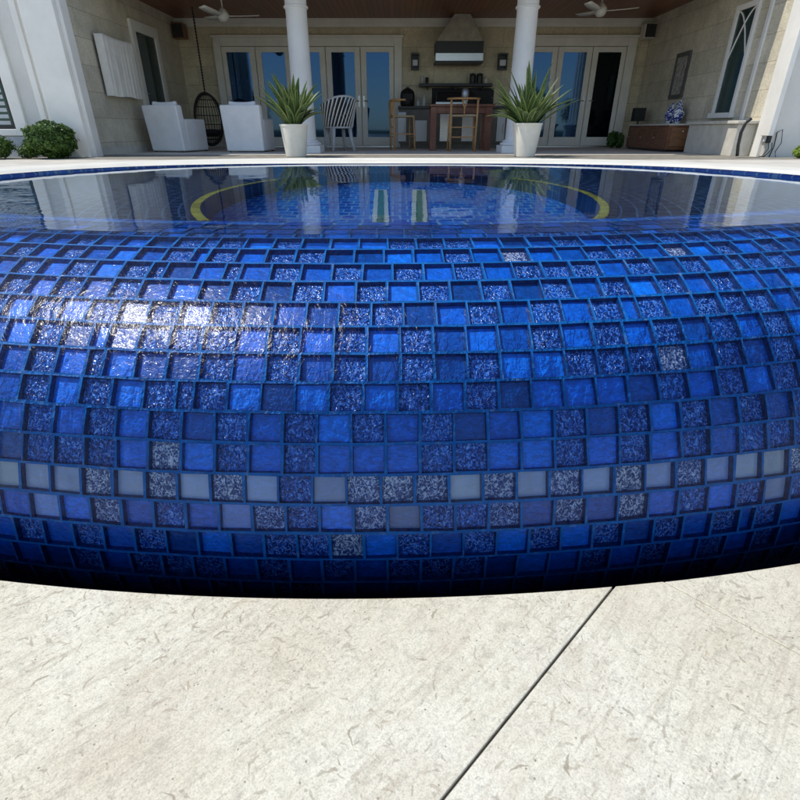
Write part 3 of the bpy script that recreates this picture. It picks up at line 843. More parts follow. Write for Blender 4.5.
# ------------------------------------------------------------------ outdoor kitchen behind the table
YK = 13.2
ZK = at(400, 106, YK)[1]
xk0, xk1 = at(398, 106, YK)[0], at(512, 106, YK)[0]
kit = thing('kitchen_counter', 'dark topped outdoor kitchen counter along the back wall under the hood', 'counter', ((xk0 + xk1) / 2, YK, PATIO))
b = MB(); b.box(xk0, xk1, YK, YB - .13, ZK - .05, ZK); b.build('worktop', M['black'], kit, world=True, bevel=.004)
b = MB(); b.box(xk0 + .02, xk1 - .02, YK + .07, YB - .14, PATIO + .1, ZK - .052); b.box(xk0 + .05, xk1 - .05, YK + .12, YB - .14, PATIO, PATIO + .1); b.build('cabinet', mat('kitchen_plaster', (.16, .15, .13), .8, .2, 5), kit, world=True)
for (p0, p1) in ((398, 406), (415, 427), (440, 452), (462, 474), (497, 505)):
    a_, c_ = at(p0, 130, YK)[0], at(p1, 130, YK)[0]
    b = MB(); b.box(a_, c_, YK + .05, YK + .069, PATIO + .14, ZK - .12 if p0 != 415 else ZK - .28); dr = b.build('cupboard_door', M['whiteapp'] if p0 in (398, 415, 497) else M['steel'], kit, world=True, bevel=.004)
    b = MB(); b.tube([(c_ - .04, YK + .02, ZK - .35), (c_ - .04, YK + .02, ZK - .55)], .008); b.build('handle', M['steel'], dr, world=True)
# grill on the counter
xg0, zg = at(436, 103, YK); xg1 = at(476, 103, YK)[0]; zg2 = at(436, 91, YK)[1]
g = thing('gas_grill', 'black built in grill with steel front strip on the kitchen counter', 'grill', ((xg0 + xg1) / 2, YK, ZK))
b = MB(); b.box(xg0, xg1, YK + .06, YB - .15, ZK + .001, ZK + .08); b.build('firebox', M['blackrough'], g, world=True, bevel=.01)
b = MB(); b.hexa([(xg0 + .01, YK + .1, ZK + .081), (xg1 - .01, YK + .1, ZK + .081), (xg1 - .01, YB - .2, ZK + .081), (xg0 + .01, YB - .2, ZK + .081)], [(xg0 + .05, YK + .2, zg2), (xg1 - .05, YK + .2, zg2), (xg1 - .05, YB - .25, zg2), (xg0 + .05, YB - .25, zg2)])
b.build('lid', M['black'], g, world=True, bevel=.03, seg=3)
b = MB(); b.box(xg0, at(463, 103, YK)[0], YK + .03, YK + .059, ZK + .005, ZK + .075); b.build('front_strip', M['steel'], g, world=True)
# dark splash board, the shade of the wall there put into its colour
b = MB(); xs0, xs1 = at(432, 90, YB)[0], at(494, 90, YB)[0]
b.box(xs0, xs1, YB - .012, YB - .001, ZK + .01, at(400, 88, YB)[1]); tag(b.build('splash_shade_panel', M['blackrough']), 'splash panel with the shade of the wall in its dark colour, behind the grill below the shelf', 'panel')
# shelf
xs0, zt_ = at(419, 83.5, 13.9); xs1, zb_ = at(492, 86.5, 13.9)
sh = thing('wall_shelf', 'long black shelf on the stone wall below the hood', 'shelf', ((xs0 + xs1) / 2, 13.9, zb_))
b = MB(); b.box(xs0, xs1, 13.82, YB - .001, zb_, zt_); b.build('board', M['black'], sh, world=True, bevel=.004)
for k in (.12, .5, .88):
    xx = xs0 + (xs1 - xs0) * k
    b = MB(); b.box(xx - .01, xx + .01, 13.9, YB - .013, zb_ - .06, zb_ - .001); b.build('bracket', M['black'], sh, world=True)
for px, lab in ((472.5, 'black canister on the wall shelf, left one of the pair'), (479.5, 'black canister on the wall shelf, right one of the pair')):
    xx = at(px, 80, 13.93)[0]; zz = at(px, 73, 13.93)[1]
    c = thing('canister', lab, 'canister', (xx, 13.93, zt_), group='canisters on the shelf')
    b = MB(); b.lathe([(.065, zt_ + .001), (.068, zt_ + .02), (.068, zz - .06), (.06, zz - .05)], (xx, 13.93), 20); b.build('body', M['black'], c, world=True)
    b = MB(); b.lathe([(.069, zz - .049), (.069, zz - .015), (.02, zz - .01), (.02, zz)], (xx, 13.93), 20); b.build('lid', M['blackrough'], c, world=True)
for px, hgt, rr, lab in ((422, .16, .035, 'clear glass tumbler at the left end of the wall shelf'), (427, .12, .04, 'dark stemmed glass beside the tumbler on the wall shelf'), (486, .12, .05, 'pale stone jar near the right end of the wall shelf')):
    xx = at(px, 80, 13.93)[0]
    b = MB(); b.lathe([(rr * .8, zt_ + .001), (rr * .75, zt_ + .02), (rr, zt_ + hgt * .6), (rr * .9, zt_ + hgt)], (xx, 13.93), 16)
    tag(b.build('glass' if px < 486 else 'jar', M['greymetal'] if px == 422 else M['blackrough'] if px == 427 else M['ledge'], smooth=True), lab, 'glass' if px < 486 else 'jar')
# black appliance on counter left
xx, z0_ = at(407.5, 105, YK + .2)
c = thing('coffee_machine', 'round shouldered black appliance on the left end of the counter', 'appliance', (xx, YK + .25, ZK))
b = MB(); b.lathe([(.14, ZK + .001), (.16, ZK + .03), (.165, ZK + .2), (.15, ZK + .28), (.10, ZK + .33), (.04, ZK + .36)], (xx, YK + .25), 20); b.build('body', M['black'], c, smooth=True, world=True)
b = MB(); b.box(xx - .12, xx + .12, YK + .05, YK + .09, ZK + .12, ZK + .24); b.build('panel', M['blackrough'], c, world=True, bevel=.01)
b = MB(); b.lathe([(.02, ZK + .36), (.035, ZK + .375), (.03, ZK + .40)], (xx, YK + .25), 14); b.build('knob', M['steel'], c, world=True)
for px, hgt, lab in ((418, .15, 'small clear bottle on the counter right of the black appliance'), (424, .22, 'tall clear bottle on the counter right of the black appliance')):
    xx = at(px, 105, YK + .2)[0]
    b = MB(); b.lathe([(.035, ZK + .001), (.037, ZK + .02), (.037, ZK + hgt * .6), (.014, ZK + hgt * .78), (.014, ZK + hgt)], (xx, YK + .2), 14)
    tag(b.build('bottle', M['greymetal'], smooth=True), lab, 'bottle')

# ------------------------------------------------------------------ bar table, chairs
YT = 11.75
xt0, ztt = at(431, 103.5, YT); xt1 = at(492, 103.5, YT)[0]
ztt = at(431, 104, YT)[1]
tb = thing('bar_table', 'reddish dark wood bar table in front of the outdoor kitchen', 'table', ((xt0 + xt1) / 2, YT + .35, PATIO))
b = MB(); b.box(xt0 - .02, xt1 + .06, YT - .03, YT + .75, ztt - .045, ztt); b.build('tabletop', M['darkwood'], tb, world=True, bevel=.006)
for yy in (YT + .03, YT + .66):
    b = MB(); b.box(xt0 + .03, xt1, yy, yy + .03, ztt - .16, ztt - .046); b.build('apron', M['darkwood'], tb, world=True)
for xx in (xt0 + .0, xt1 - .10):
    for yy in (YT, YT + .62):
        b = MB(); b.box(xx, xx + .12, yy, yy + .10, PATIO, ztt - .046); b.build('leg', M['darkwood'], tb, world=True, bevel=.006)
b = MB(); xx, _ = at(465, 100, YT + .3)
lan = thing('glass_lantern', 'silver and glass hurricane lantern standing on the bar table', 'lantern', (xx, YT + .3, ztt))
b.lathe([(.055, ztt + .001), (.06, ztt + .02), (.03, ztt + .05), (.04, ztt + .08)], (xx, YT + .3), 18); b.build('base', M['whiteapp'], lan, smooth=True, world=True)
b = MB(); b.lathe([(.055, ztt + .081), (.075, ztt + .15), (.07, ztt + .24), (.05, ztt + .28)], (xx, YT + .3), 18); b.build('shade', mat('silver_glass', (.35, .37, .42), .15, .3, 30, metallic=.5), lan, smooth=True, world=True)

def wishbone(x, yy, rz, label, sc=1.0):
    c = thing('wooden_chair', label, 'chair', (x, yy, PATIO), rz, 'wooden chairs at the bar table', (sc, sc, sc))
    # local frame: back at -y, faces +y ; seat height .60, back .93
    for sx in (-1, 1):
        b = MB(); b.tube([(sx * .24, -.20, 0), (sx * .245, -.20, .35), (sx * .25, -.21, .62), (sx * .25, -.22, .88)], .020, 8); b.build('leg', M['oak'], c, smooth=True)
        b = MB(); b.tube([(sx * .26, .22, 0), (sx * .25, .21, .35), (sx * .235, .20, .62)], .020, 8, .017); b.build('leg', M['oak'], c, smooth=True)
        b = MB(); b.tube([(sx * .245, -.2, .30), (sx * .25, .21, .30)], .012, 6); b.build('stretcher', M['oak'], c)
    for yy_, z_ in ((-.2, .42), (-.2, .25), (.21, .25)):
        b = MB(); b.tube([(-.245, yy_, z_), (.245, yy_, z_)], .012, 6); b.build('cross_rail', M['oak'], c)
    b = MB(); pts_ = [(.30 * math.sin(a_), -.02 - .22 * math.cos(a_) , .90 - .0 * a_) for a_ in [R(-100 + 10 * i) for i in range(21)]]; b.tube(pts_, .022, 8, flat=.8); b.build('top_rail', M['oak'], c, smooth=True)
    b = MB(); b.tube([(0, -.22, .62), (0, -.225, .74), (-.05, -.23, .89)], .014, 6); b.tube([(0, -.22, .62), (0, -.225, .74), (.05, -.23, .89)], .014, 6); b.build('back_splat', M['oak'], c, smooth=True)
    b = MB(); b.box(-.25, .25, -.21, .21, .60, .635); b.build('seat', M['cord'], c, bevel=.014, seg=3)
    return c
xx, _ = at(462.5, 130, 11.35); wishbone(xx, 11.40, 0, 'honey wood chair with y shaped splat, back to the pool at the bar table')
xx, _ = at(402, 130, 11.8); wishbone(xx, 12.0, R(-80), 'honey wood chair seen side on at the left end of the bar table')

# ------------------------------------------------------------------ white armchairs
def armchair(x, yy, rz, label, w=.74):
    c = thing('armchair', label, 'armchair', (x, yy, PATIO), rz, 'white slipcovered armchairs')
    # back at -y
    h = w / 2
    b = MB(); b.hexa([(-h, -.40, .02), (h, -.40, .02), (h, -.20, .02), (-h, -.20, .02)], [(-h - .015, -.47, .78), (h + .015, -.47, .78), (h + .01, -.28, .78), (-h - .01, -.28, .78)]); b.build('backrest', M['fabric'], c, bevel=.03, seg=4)
    for sx in (-1, 1):
        b = MB(); a0, a1 = (sx * h, sx * (h - .13)); a0, a1 = min(a0, a1), max(a0, a1)
        b.box(a0, a1, -.24, .42, .02, .56); b.build('armrest', M['fabric'], c, bevel=.03, seg=4)
    b = MB(); b.box(-h + .13, h - .13, -.22, .42, .02, .30); b.build('seat_base', M['fabric'], c, bevel=.015)
    b = MB(); b.box(-h + .14, h - .14, -.20, .44, .305, .44); b.build('seat_cushion', M['fabric'], c, bevel=.04, seg=4)
    b = MB()
    m, n_ = 10, 6; g_ = []
    for i in range(m + 1):
        u = i / m * 2 - 1
        g_.append([])
        for j in range(n_ + 1):
            v_ = j / n_ * 2 - 1
            g_[-1].append(b.bm.verts.new((u * (h - .10) * (1 - .05 * (1 - v_)), -.28 + .17 * .5 * (v_ * .0) + .02, .62 + v_ * .21 + .025 * abs(u) ** 3 * (1 if v_ > 0 else -1))))
    for i in range(m):
        for j in range(n_): b.bm.faces.new((g_[i][j], g_[i + 1][j], g_[i + 1][j + 1], g_[i][j + 1]))
    cu = b.build('pillow', M['fabric'], c, smooth=True); q_ = cu.modifiers.new('s', 'SOLIDIFY'); q_.thickness = .12; q_.offset = 0; cu.modifiers.new('b', 'BEVEL').width = .045; cu.modifiers['b'].segments = 4
    for sx in (-1, 1):
        for sy in (-.36, .38):
            b = MB(); b.box(sx * (h - .05) - .02, sx * (h - .05) + .02, sy - .02, sy + .02, 0, .02); b.build('foot', M['black'], c)
    return c
xx, _ = at(160, 130, 10.9); armchair(xx + .20, 11.25, R(-14), 'white slipcovered armchair seen from behind beside the left wall', .70)
xx, _ = at(244, 130, 10.9); armchair(xx + .03, 11.2, R(-3), 'white slipcovered armchair seen from behind before the left french doors', .71)

# hanging egg chair
xe, _ = at(208, 130, 12.6)
XT, ZT_ = at(193, 21, 13.0)
e_ = thing('hanging_chair', 'dark woven egg shaped chair hung on a chain in the left of the porch', 'hanging chair', (xe, 12.8, PATIO + .1))
b = MB()
for k in range(14):
    a_ = PI * k / 14
    pts_ = [(xe + .29 * math.sin(p) * math.cos(a_) , 12.8 + .29 * math.sin(p) * math.sin(a_), PATIO + .57 - .50 * math.cos(p)) for p in [2 * PI * i / 28 for i in range(29)]]
    if k % 7 in (0, 1, 6) or True:
        half = [p for i, p in enumerate(pts_) if p[1] >= 12.72 or p[2] < PATIO + .36]
        if len(half) == len(pts_): b.tube(pts_, .010, 5)
        else:
            seg = []
            for p in pts_:
                if p[1] >= 12.72 or p[2] < PATIO + .36: seg.append(p)
                else:
                    if len(seg) > 2: b.tube(seg, .008, 5)
                    seg = []
            if len(seg) > 2: b.tube(seg, .008, 5)
for k in range(1, 9):
    p = PI * k / 9; rr = .29 * math.sin(p); zz = PATIO + .57 - .50 * math.cos(p)
    lo_ = 0 if zz < PATIO + .36 else 1
    ang = [2 * PI * i / 28 for i in range(29)] if not lo_ else [R(-12) + R(204) * i / 22 for i in range(23)]
    b.tube([(xe + rr * math.cos(a_), 12.8 + rr * math.sin(a_), zz) for a_ in ang], .009, 5)
b.build('basket', M['wicker'], e_, world=True)
b = MB(); b.tube([(xe + .285 * math.sin(p), 12.72, PATIO + .57 - .50 * math.cos(p)) for p in [2 * PI * i / 30 for i in range(31)]], .022, 8); b.build('rim', M['wicker'], e_, world=True)
b = MB(); b.lathe([(.10, PATIO + .24), (.20, PATIO + .27), (.22, PATIO + .33), (.20, PATIO + .38), (.05, PATIO + .39)], (xe, 12.8), 24); b.build('cushion', M['blackrough'], e_, smooth=True, world=True)
b = MB(); b.tube([(xe - .01, 12.8, PATIO + 1.06), (xe - .01, 12.8, CEIL - .01)], .012, 6)
for k in range(28): b.tube([(xe - .01, 12.8, PATIO + 1.08 + k * .05), (xe - .01, 12.8, PATIO + 1.105 + k * .05)], .02, 6)
b.build('chain', M['black'], e_, world=True)

# slatted white lounge chair (striped shell on pale legs)
xz, _ = at(338, 130, 11.5)
zc = thing('slatted_chair', 'pale metal tub chair with black and white striped shell between the left column and bar', 'chair', (xz, 11.6, PATIO), R(28))
def shell(a_, v_):  # a_ around the tub, v_ from seat to rim
    rr = .27 + .07 * v_
    back = max(0, -math.cos(a_)) if False else (1 + math.cos(a_)) / 2
    return (rr * math.sin(a_), -rr * math.cos(a_) - .05 * v_ * back, .42 + v_ * (.18 + .34 * back ** .8))
for nm, m_, ph, r0 in (('striped_shell', M['trim'], 0, .023), ('dark_slats', M['black'], .5, .018)):
    b = MB()
    for k in range(18):
        a0 = R(-125) + R(250) * (k + ph) / 18
        b.tube([shell(a0 + R(34) * v_ / 7, v_ / 7) for v_ in range(8)], r0, 6, flat=.5)
    b.build(nm, m_, zc, smooth=True)
b = MB()
b.tube([shell(R(-125) + R(34) + R(232) * i / 30, 1) for i in range(31)], .020, 8)
b.tube([shell(R(-125) + R(250) * i / 30, 0) for i in range(31)], .020, 8)
b.lathe([(.25, .40), (.27, .42), (.25, .44)], (0, 0), 30)
b.build('frame', M['greymetal'], zc, smooth=True)
for a_ in (R(-45), R(45), R(-135), R(135)):
    b = MB(); b.tube([(.24 * math.sin(a_), -.24 * math.cos(a_), .42), (.27 * math.sin(a_), -.27 * math.cos(a_), .2), (.33 * math.sin(a_), -.33 * math.cos(a_), 0)], .042, 8, .03); b.build('leg', M['greymetal'], zc, smooth=True)

# ------------------------------------------------------------------ covered panel on the left wall
cv = thing('covered_screen', 'off white fabric cover draped over a panel mounted on the left stone wall', 'cover', (XL, 10.8, EYE + .9))
b = MB(); nx, nz = 44, 18; rows_ = []
zT0, zB0 = EYE + 1.37, EYE + .50
for i in range(nx + 1):
    u = i / nx; yy = 10.12 + 1.10 * u
    rows_.append([])
    for j in range(nz + 1):
        v_ = j / nz
        fold = (.011 * math.sin(u * 38 + 3 * math.sin(u * 7)) + .006 * math.sin(u * 61 + 1)) * v_ ** .6
        drop = .03 * math.sin(u * PI * 1.0) + .015 * math.sin(u * 23)
        rows_[-1].append(b.bm.verts.new((XL + .16 + fold + .02 * (1 - v_), yy, zT0 - (zT0 - zB0 - drop * 0 + .008 * math.sin(u * 9)) * v_ - .02 * math.sin(u * PI) * (1 - v_))))
for i in range(nx):
    for j in range(nz): b.bm.faces.new((rows_[i][j], rows_[i + 1][j], rows_[i + 1][j + 1], rows_[i][j + 1]))
# returns to the wall
for col_ in (rows_[0], rows_[-1]):
    bk = [b.bm.verts.new((XL + .05, v2.co.y, v2.co.z)) for v2 in col_]
    for j in range(nz): b.bm.faces.new((col_[j], col_[j + 1], bk[j + 1], bk[j]))
tp = [b.bm.verts.new((XL + .05, r0[0].co.y, r0[0].co.z + .01)) for r0 in rows_]
for i in range(nx): b.bm.faces.new((rows_[i][0], rows_[i + 1][0], tp[i + 1], tp[i]))
b.build('fabric_cover', M['cloth'], cv, smooth=True, world=True)
b = MB(); b.box(XL + .06, XL + .12, 10.17, 11.17, EYE + .55, EYE + 1.33); b.build('panel', M['black'], cv, world=True)
b = MB(); b.box(XL + .001, XL + .059, 10.6, 11.1, EYE + .8, EYE + 1.1); b.build('bracket', M['black'], cv, world=True)

# picture on the right wall
pc = thing('framed_picture', 'narrow dark framed pale botanical picture on the right stone wall', 'picture', (XR, 12.15, EYE + .95))
b = MB(); z0_, z1_ = EYE + .55, EYE + 1.34
b.box(XR - .04, XR - .002, 11.88, 11.94, z0_, z1_); b.box(XR - .04, XR - .002, 12.38, 12.44, z0_, z1_); b.box(XR - .04, XR - .002, 11.94, 12.38, z0_, z0_ + .07); b.box(XR - .04, XR - .002, 11.94, 12.38, z1_ - .07, z1_)
b.build('frame', mat('pewter_frame', (.10, .095, .09), .45, .3, 20), pc, world=True)
t = NT('pale_print'); v = t.coord()
t.l(t.ramp(t.noise(v, 9, 4, .6, 2.0), [(.42, (.20, .18, .15)), (.5, (.42, .40, .35)), (.6, (.50, .48, .43))]), t.p.inputs['Base Color']); t.set(Roughness=.3)
b = MB(); b.box(XR - .022, XR - .004, 11.94, 12.38, z0_ + .07, z1_ - .07); b.build('print', t.m, pc, world=True)

# credenza with jars
CX0, CX1, CY0, CY1, CZ = 5.04, XR - .01, 10.95, 12.9, EYE + .09
cr = thing('credenza', 'low chestnut wood credenza with pale stone top along the right wall', 'cabinet', (5.3, 11.9, PATIO))
b = MB(); b.box(CX0 + .02, CX1, CY0 + .02, CY1 - .02, PATIO + .04, CZ - .03); b.build('carcass', M['cabwood'], cr, world=True, bevel=.005)
b = MB(); b.box(CX0, CX1, CY0, CY1, CZ - .029, CZ); b.build('stone_top', M['ledge'], cr, world=True, bevel=.005)
b = MB(); b.box(CX0 + .06, CX1 - .02, CY0 + .06, CY1 - .06, PATIO, PATIO + .04); b.build('plinth', M['black'], cr, world=True)
for k in range(3):
    y0 = CY0 + .05 + k * .625
    b = MB(); b.box(CX0 + .004, CX0 + .019, y0, y0 + .60, PATIO + .07, CZ - .05); dr = b.build('cupboard_door', M['cabwood'], cr, world=True, bevel=.004)
    b = MB(); b.lathe([(.006, 0), (.014, .01), (.004, .02)], (0, 0), 10); kn = b.build('knob', M['steel'], dr); kn.location = (CX0 - .0 , y0 + .5, (PATIO + CZ) / 2); kn.location = Vector((CX0 + .0, y0 + .5, (PATIO + CZ) / 2)); kn.rotation_euler = (0, R(-90), 0)
b = MB(); b.box(CX0 + .08, CX1 - .06, CY0 + .008, CY0 + .0195, PATIO + .10, CZ - .07); ep = b.build('end_panel', mat('lighter_chestnut', (.26, .12, .055), .45, .3, 5, stretch=(1, 1, 6)), cr, world=True, bevel=.004)
b = MB(); b.lathe([(.008, 0), (.02, .01), (.006, .02)], (0, 0), 10); kn = b.build('knob', M['steel'], ep); kn.location = (CX0 + .30, CY0 + .008, CZ - .13); kn.rotation_euler = (R(90), 0, 0)
for px, yy, sc, lab in ((671.5, 11.7, 1.0, 'blue and white ceramic jar on the credenza, left of the pair'), (681, 11.5, 1.1, 'blue and white ceramic jar on the credenza, right of the pair')):
    xx = min(5.42, at(px, 110, yy)[0])
    j = thing('ginger_jar', lab, 'jar', (xx, yy, CZ), group='blue and white jars')
    b = MB(); b.lathe([(.05 * sc, CZ + .001), (.06 * sc, CZ + .02), (.10 * sc, CZ + .12 * sc), (.105 * sc, CZ + .18 * sc), (.07 * sc, CZ + .25 * sc), (.045 * sc, CZ + .27 * sc), (.047 * sc, CZ + .29 * sc)], (xx, yy), 24); b.build('body', M['ceramic'], j, smooth=True, world=True)
    b = MB(); b.lathe([(.06 * sc, CZ + .291 * sc), (.055 * sc, CZ + .32 * sc), (.02 * sc, CZ + .34 * sc), (.022 * sc, CZ + .37 * sc)], (xx, yy), 20); b.build('lid', M['ceramic'], j, smooth=True, world=True)
b = MB(); xx = at(641, 115, 13.0)[0]
sp_ = thing('box_speaker', 'small black box speaker on a stand behind the credenza', 'speaker', (xx, 13.1, PATIO))
b.box(xx - .13, xx + .1, 13.0, 13.2, at(0, 121, 13.1)[1], at(0, 108, 13.1)[1]); b.build('cabinet', M['blackrough'], sp_, world=True, bevel=.01)
b = MB(); b.tube([(xx, 13.1, PATIO + .02), (xx, 13.1, at(0, 121, 13.1)[1])], .02); b.box(xx - .1, xx + .1, 13.0, 13.2, PATIO, PATIO + .02); b.build('stand', M['black'], sp_, world=True)

# black curved board near the right pilaster
b = MB(); pr = None
P0 = [at(733, 156, 8.75), at(734, 145, 8.75), at(737, 132, 8.75), at(742, 122, 8.75), at(748, 117.5, 8.75)]
pts_ = []
for i in range(17):
    f = i / 16 * 4; k = min(int(f), 3); f -= k
    x = P0[k][0] * (1 - f) + P0[k + 1][0] * f; z = P0[k][1] * (1 - f) + P0[k + 1][1] * f
    pts_.append((x, z))
for x, z in pts_:
    z = max(z, PATIO)
    a_, c_ = b.bm.verts.new((x - .05, 8.60, z)), b.bm.verts.new((x + .07, 8.78, z))
    if pr: b.bm.faces.new((pr[0], a_, c_, pr[1]))
    pr = (a_, c_)
o = b.build('curved_rail', M['black'], smooth=True); o.modifiers.new('s', 'SOLIDIFY').thickness = .035
tag(o, 'black curved upright board leaning by the right corner pilaster', 'board')

# outlet box with cables on the right white wall
x0, z0_ = at(764, 143, YF); x1, z1_ = at(770, 131, YF)
ob = thing('outlet_box', 'black weatherproof outlet box with dangling cords on the right white wall', 'outlet', (x0, YF, z0_))
b = MB(); b.box(x0, x1 + .02, YF - .07, YF - .001, z0_, z1_); b.build('cover', M['black'], ob, world=True, bevel=.012)
b = MB(); b.box(x0 - .03, x0 - .002, YF - .03, YF - .001, z0_ + .02, z1_ - .03); b.build('plate', M['whiteapp'], ob, world=True)
b = MB()
for k, (a_, c_) in enumerate(((0, 0), (.05, .02))):
    b.tube([(x0 + .04 + a_, YF - .05, z0_ + .005), (x0 + .05 + a_, YF - .07, z0_ - .08), (x0 + .01 + a_, YF - .06, z0_ - .15), (x0 - .01 + c_, YF - .05, PATIO + .005)], .006, 6)
b.tube([(x0 + .14, YF - .02, z1_ - .02), (x0 + .2, YF - .04, z1_ + .02), (x0 + .24, YF - .04, z0_), (x0 + .18, YF - .05, z0_ - .12), (x0 + .22, YF - .04, PATIO)], .006, 6)
b.tube([(x0 + .14, YF - .02, z1_ - .02), (x0 + .15, YF - .03, z0_ - .05), (x0 + .12, YF - .03, PATIO)], .008, 6)
b.build('cord', M['blackrough'], ob, world=True)

# ------------------------------------------------------------------ potted plants
def leafstrip(bm, base, az, L, lean, w, droop, fold=.25):
    prev = None; p = Vector(base); d = Vector((math.cos(az), math.sin(az), 0)); side = Vector((-math.sin(az), math.cos(az), 0))
    m = 9; el = R(90) - lean
    for i in range(m + 1):
        u = i / m
        ww = w * (.55 + 1.3 * u if u < .35 else 1.0 * (1 - ((u - .35) / .65) ** 2.2)) + .0006
        up = Vector((-d.x * math.sin(el), -d.y * math.sin(el), math.cos(el)))
        cur = [bm.verts.new(p + side * ww * k_ + up * ww * fold * 2 * abs(k_)) for k_ in (-1, -.68, 0, .68, 1)]
        if prev:
            for q_ in range(4):
                f = bm.faces.new((prev[q_], cur[q_], cur[q_ + 1], prev[q_ + 1])); f.material_index = 1 if q_ in (0, 3) else 0
        prev = cur
        p = p + (d * math.cos(el) + Vector((0, 0, math.sin(el)))) * (L / m)
        el -= droop / m
def potted(x, yy, label, H, RT_, RB_, spread, leafL, seed, n=70):
    rg = random.Random(seed)
    pt = thing('potted_plant', label, 'potted plant', (x, yy, PATIO), rg.random(), 'potted plants before the columns')
    b = MB(); b.lathe([(RB_ - .02, 0), (RB_, .012), (RB_ + .004, .03), (RT_ - .008, H - .03), (RT_, H - .025), (RT_ + .002, H), (RT_ - .022, H + .001), (RT_ - .028, H - .05)], (0, 0), 48, cap=False)
    p = b.build('pot', M['pot'], pt, smooth=True); m_ = p.modifiers.new('e', 'EDGE_SPLIT'); m_.split_angle = R(40)
    b = MB(); b.lathe([(RT_ - .026, H - .06), (.10, H - .045), (.01, H - .04)], (0, 0), 24); b.build('soil', M['soil'], pt)
    b = MB()
    for k in range(n):
        az = rg.random() * 2 * PI; q_ = rg.random()
        lean = R(8) + q_ ** .7 * spread
        L = leafL * (1.0 - .22 * q_) * (.68 + .5 * rg.random())
        rr = rg.random() * RT_ * .55
        leafstrip(b.bm, (rr * math.cos(az), rr * math.sin(az), H - .06), az + (rg.random() - .5) * .6, L, lean, .040 + .014 * rg.random(), R(10) + R(50) * q_ * rg.random())
    lv = b.build('leaves', M['agave'], pt); lv.data.materials.append(M['agave_edge'])
    b = MB()
    return pt
xx = (at(293.5, 130, 8.9)[0] + at(295.5, 150, 8.9)[0]) / 2
potted(xx, 8.95, 'left cream tapered pot with dark narrow strap leaved plant', .455, .215, .155, R(34), .74, 5, 66)
xx = (at(528, 130, 8.9)[0] + at(525.5, 150, 8.9)[0]) / 2
potted(xx, 8.95, 'right cream tapered pot with wide spreading pale green strap leaves', .47, .225, .155, R(46), .80, 9, 72)

# ------------------------------------------------------------------ shrubs
def leafball(name, m, parent, c, rx, ry, rz, n, ls, seed, world=True):
    rg = random.Random(seed); b = MB(); bm = b.bm
    for k in range(n):
        d = Vector((rg.gauss(0, 1), rg.gauss(0, 1), rg.gauss(0, 1))).normalized()
        q_ = rg.random() ** .22
        nn = .88 + .3 * noise.noise(d * 2.3 + Vector((seed, 0, 0))) + .12 * noise.noise(d * 7)
        p = Vector((c[0] + d.x * rx * q_ * nn, c[1] + d.y * ry * q_ * nn, c[2] + d.z * rz * q_ * nn))
        nr = (d + Vector((rg.gauss(0, .6), rg.gauss(0, .6), rg.gauss(0, .6)))).normalized()
        a_ = nr.orthogonal().normalized(); a_.rotate(Matrix.Rotation(rg.random() * 6.28, 3, nr)); c_ = nr.cross(a_)
        s_ = ls * (.6 + .8 * rg.random())
        bm.faces.new([bm.verts.new(p + a_ * s_), bm.verts.new(p + c_ * s_ * .5 + nr * s_ * .12), bm.verts.new(p - a_ * s_), bm.verts.new(p - c_ * s_ * .5 + nr * s_ * .12)])
    return b.build(name, m, parent, world=world)
def shrub(x, yy, rx, h, label, seed, n=5200, m='box', ls=.022, group='shrubs beside the white wing', ry=None):
    s_ = thing('shrub', label, 'shrub', (x, yy, PATIO), group=group)
    leafball('foliage', M[m], s_, (x, yy, PATIO + h * .50), rx, ry or rx, h * .52, n, ls, seed)
    b = MB()
    for k in range(5):
        a_ = k * 1.256
        b.tube([(x + .02 * math.cos(a_), yy + .02 * math.sin(a_), PATIO), (x + rx * .5 * math.cos(a_), yy + rx * .5 * math.sin(a_), PATIO + h * .6)], .012, 6, .005)
    b.build('stems', M['bark'], s_, world=True)
    return s_
x1, zt_ = at(47, 123, 8.55); shrub(x1, 8.5, .38, zt_ - PATIO + .02, 'round clipped green shrub against the white wall left of the porch', 2, 12000)
x1, zt_ = at(-8, 135, 8.4); shrub(x1, 8.35, .30, .33, 'lower dark shrub partly out of frame at the left edge', 4, 2500)
x1, _ = at(20, 150, 8.3); shrub(x1, 8.45, .15, .18, 'small dark seedling between the two shrubs at the left', 6, 500)
x1, _ = at(800, 150, 8.5); shrub(x1 + .06, 8.5, .13, .19, 'lime green leafy plant at the right edge by the white wall', 8, 500, 'lime', .03, 'small leafy plants')
x1, _ = at(611, 140, 13.5); shrub(x1, 13.4, .14, .36, 'small green leafy plant beside the right french door', 10, 700, 'box', .035, 'small leafy plants')
x1, _ = at(619, 140, 13.2); shrub(x1 + .05, 13.3, .11, .30, 'smaller green leafy plant next to the credenza', 11, 500, 'box', .035, 'small leafy plants')

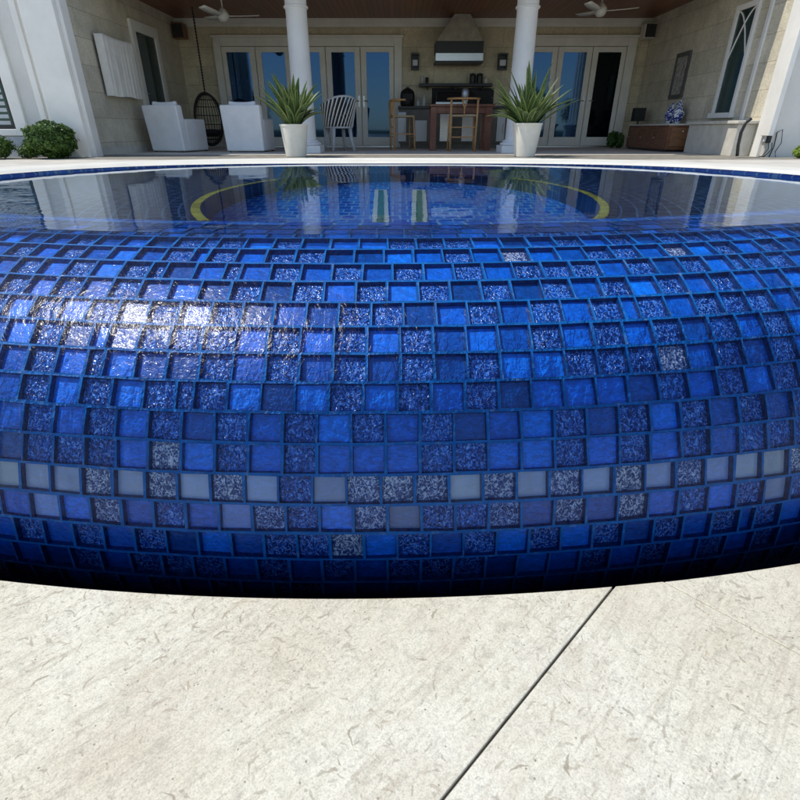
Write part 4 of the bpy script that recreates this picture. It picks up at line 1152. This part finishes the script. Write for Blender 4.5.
# trees across the lawn (mirrored in the doors)
def tree(x, yy, h, r, seed, label):
    rg = random.Random(seed)
    t_ = thing('garden_tree', label, 'tree', (x, yy, -.56), group='trees across the lawn')
    b = MB(); b.tube([(x, yy, -.56), (x + .1, yy, -.56 + h * .3), (x - .05, yy, -.56 + h * .6)], .16, 8, .08)
    for k in range(5):
        a_ = k * 1.3 + seed; b.tube([(x, yy, -.56 + h * .4), (x + r * .6 * math.cos(a_), yy + r * .6 * math.sin(a_), -.56 + h * .7)], .06, 6, .02)
    b.build('trunk', M['bark'], t_, world=True)
    leafball('crown', M['treeleaf'], t_, (x, yy, -.56 + h * .62), r, r, h * .42, 2600, .16, seed)
for i, (x, yy, h, r, lab) in enumerate(((-17, -36, 4.6, 3.2, 'broad dark tree across the lawn, farthest left'), (-6, -40, 3.4, 2.2, 'low round tree across the lawn behind the left doors reflection'), (3, -44, 2.6, 2.4, 'smallest round tree across the lawn'), (13, -36, 5.0, 3.4, 'tall dark tree across the lawn, right of centre'), (22, -42, 4.2, 3.0, 'dark tree across the lawn, farthest right'))):
    tree(x, yy, h, r, 20 + i, lab)

# ------------------------------------------------------------------ light
SUN = Vector((-.50, -.06, .86)).normalized()
w = bpy.data.worlds.new('World'); scene.world = w; w.use_nodes = True
nt = w.node_tree; bg = nt.nodes['Background']
sk = nt.nodes.new('ShaderNodeTexSky'); sk.sky_type = 'NISHITA'; sk.sun_disc = False
sk.sun_elevation = math.asin(SUN.z); sk.sun_rotation = math.atan2(SUN.x, SUN.y)
sk.air_density = 1.0; sk.dust_density = .3; sk.ozone_density = 1.5
nt.links.new(sk.outputs[0], bg.inputs['Color']); bg.inputs['Strength'].default_value = .165
sd = bpy.data.lights.new('sun', 'SUN'); sd.energy = 3.7; sd.angle = R(.5); sd.color = (1, .945, .84)
so = bpy.data.objects.new('sun', sd); COL.objects.link(so); so.rotation_euler = (-SUN).to_track_quat('-Z', 'Y').to_euler()

cam = bpy.data.cameras.new('camera'); co = bpy.data.objects.new('camera', cam); COL.objects.link(co)
cam.sensor_width = 36; cam.lens = 36 * FL; cam.clip_start = .02; cam.clip_end = 1000
co.location = (0, 0, EYE); co.rotation_euler = (R(90) - TH, 0, 0)
scene.camera = co
scene.view_settings.view_transform = 'Standard'; scene.view_settings.look = 'None'; scene.view_settings.exposure = 0
cy = scene.cycles
cy.use_denoising = True; cy.max_bounces = 10; cy.transmission_bounces = 8; cy.transparent_max_bounces = 8
cy.caustics_refractive = True; cy.caustics_reflective = False; cy.sample_clamp_indirect = 4; cy.blur_glossy = .5
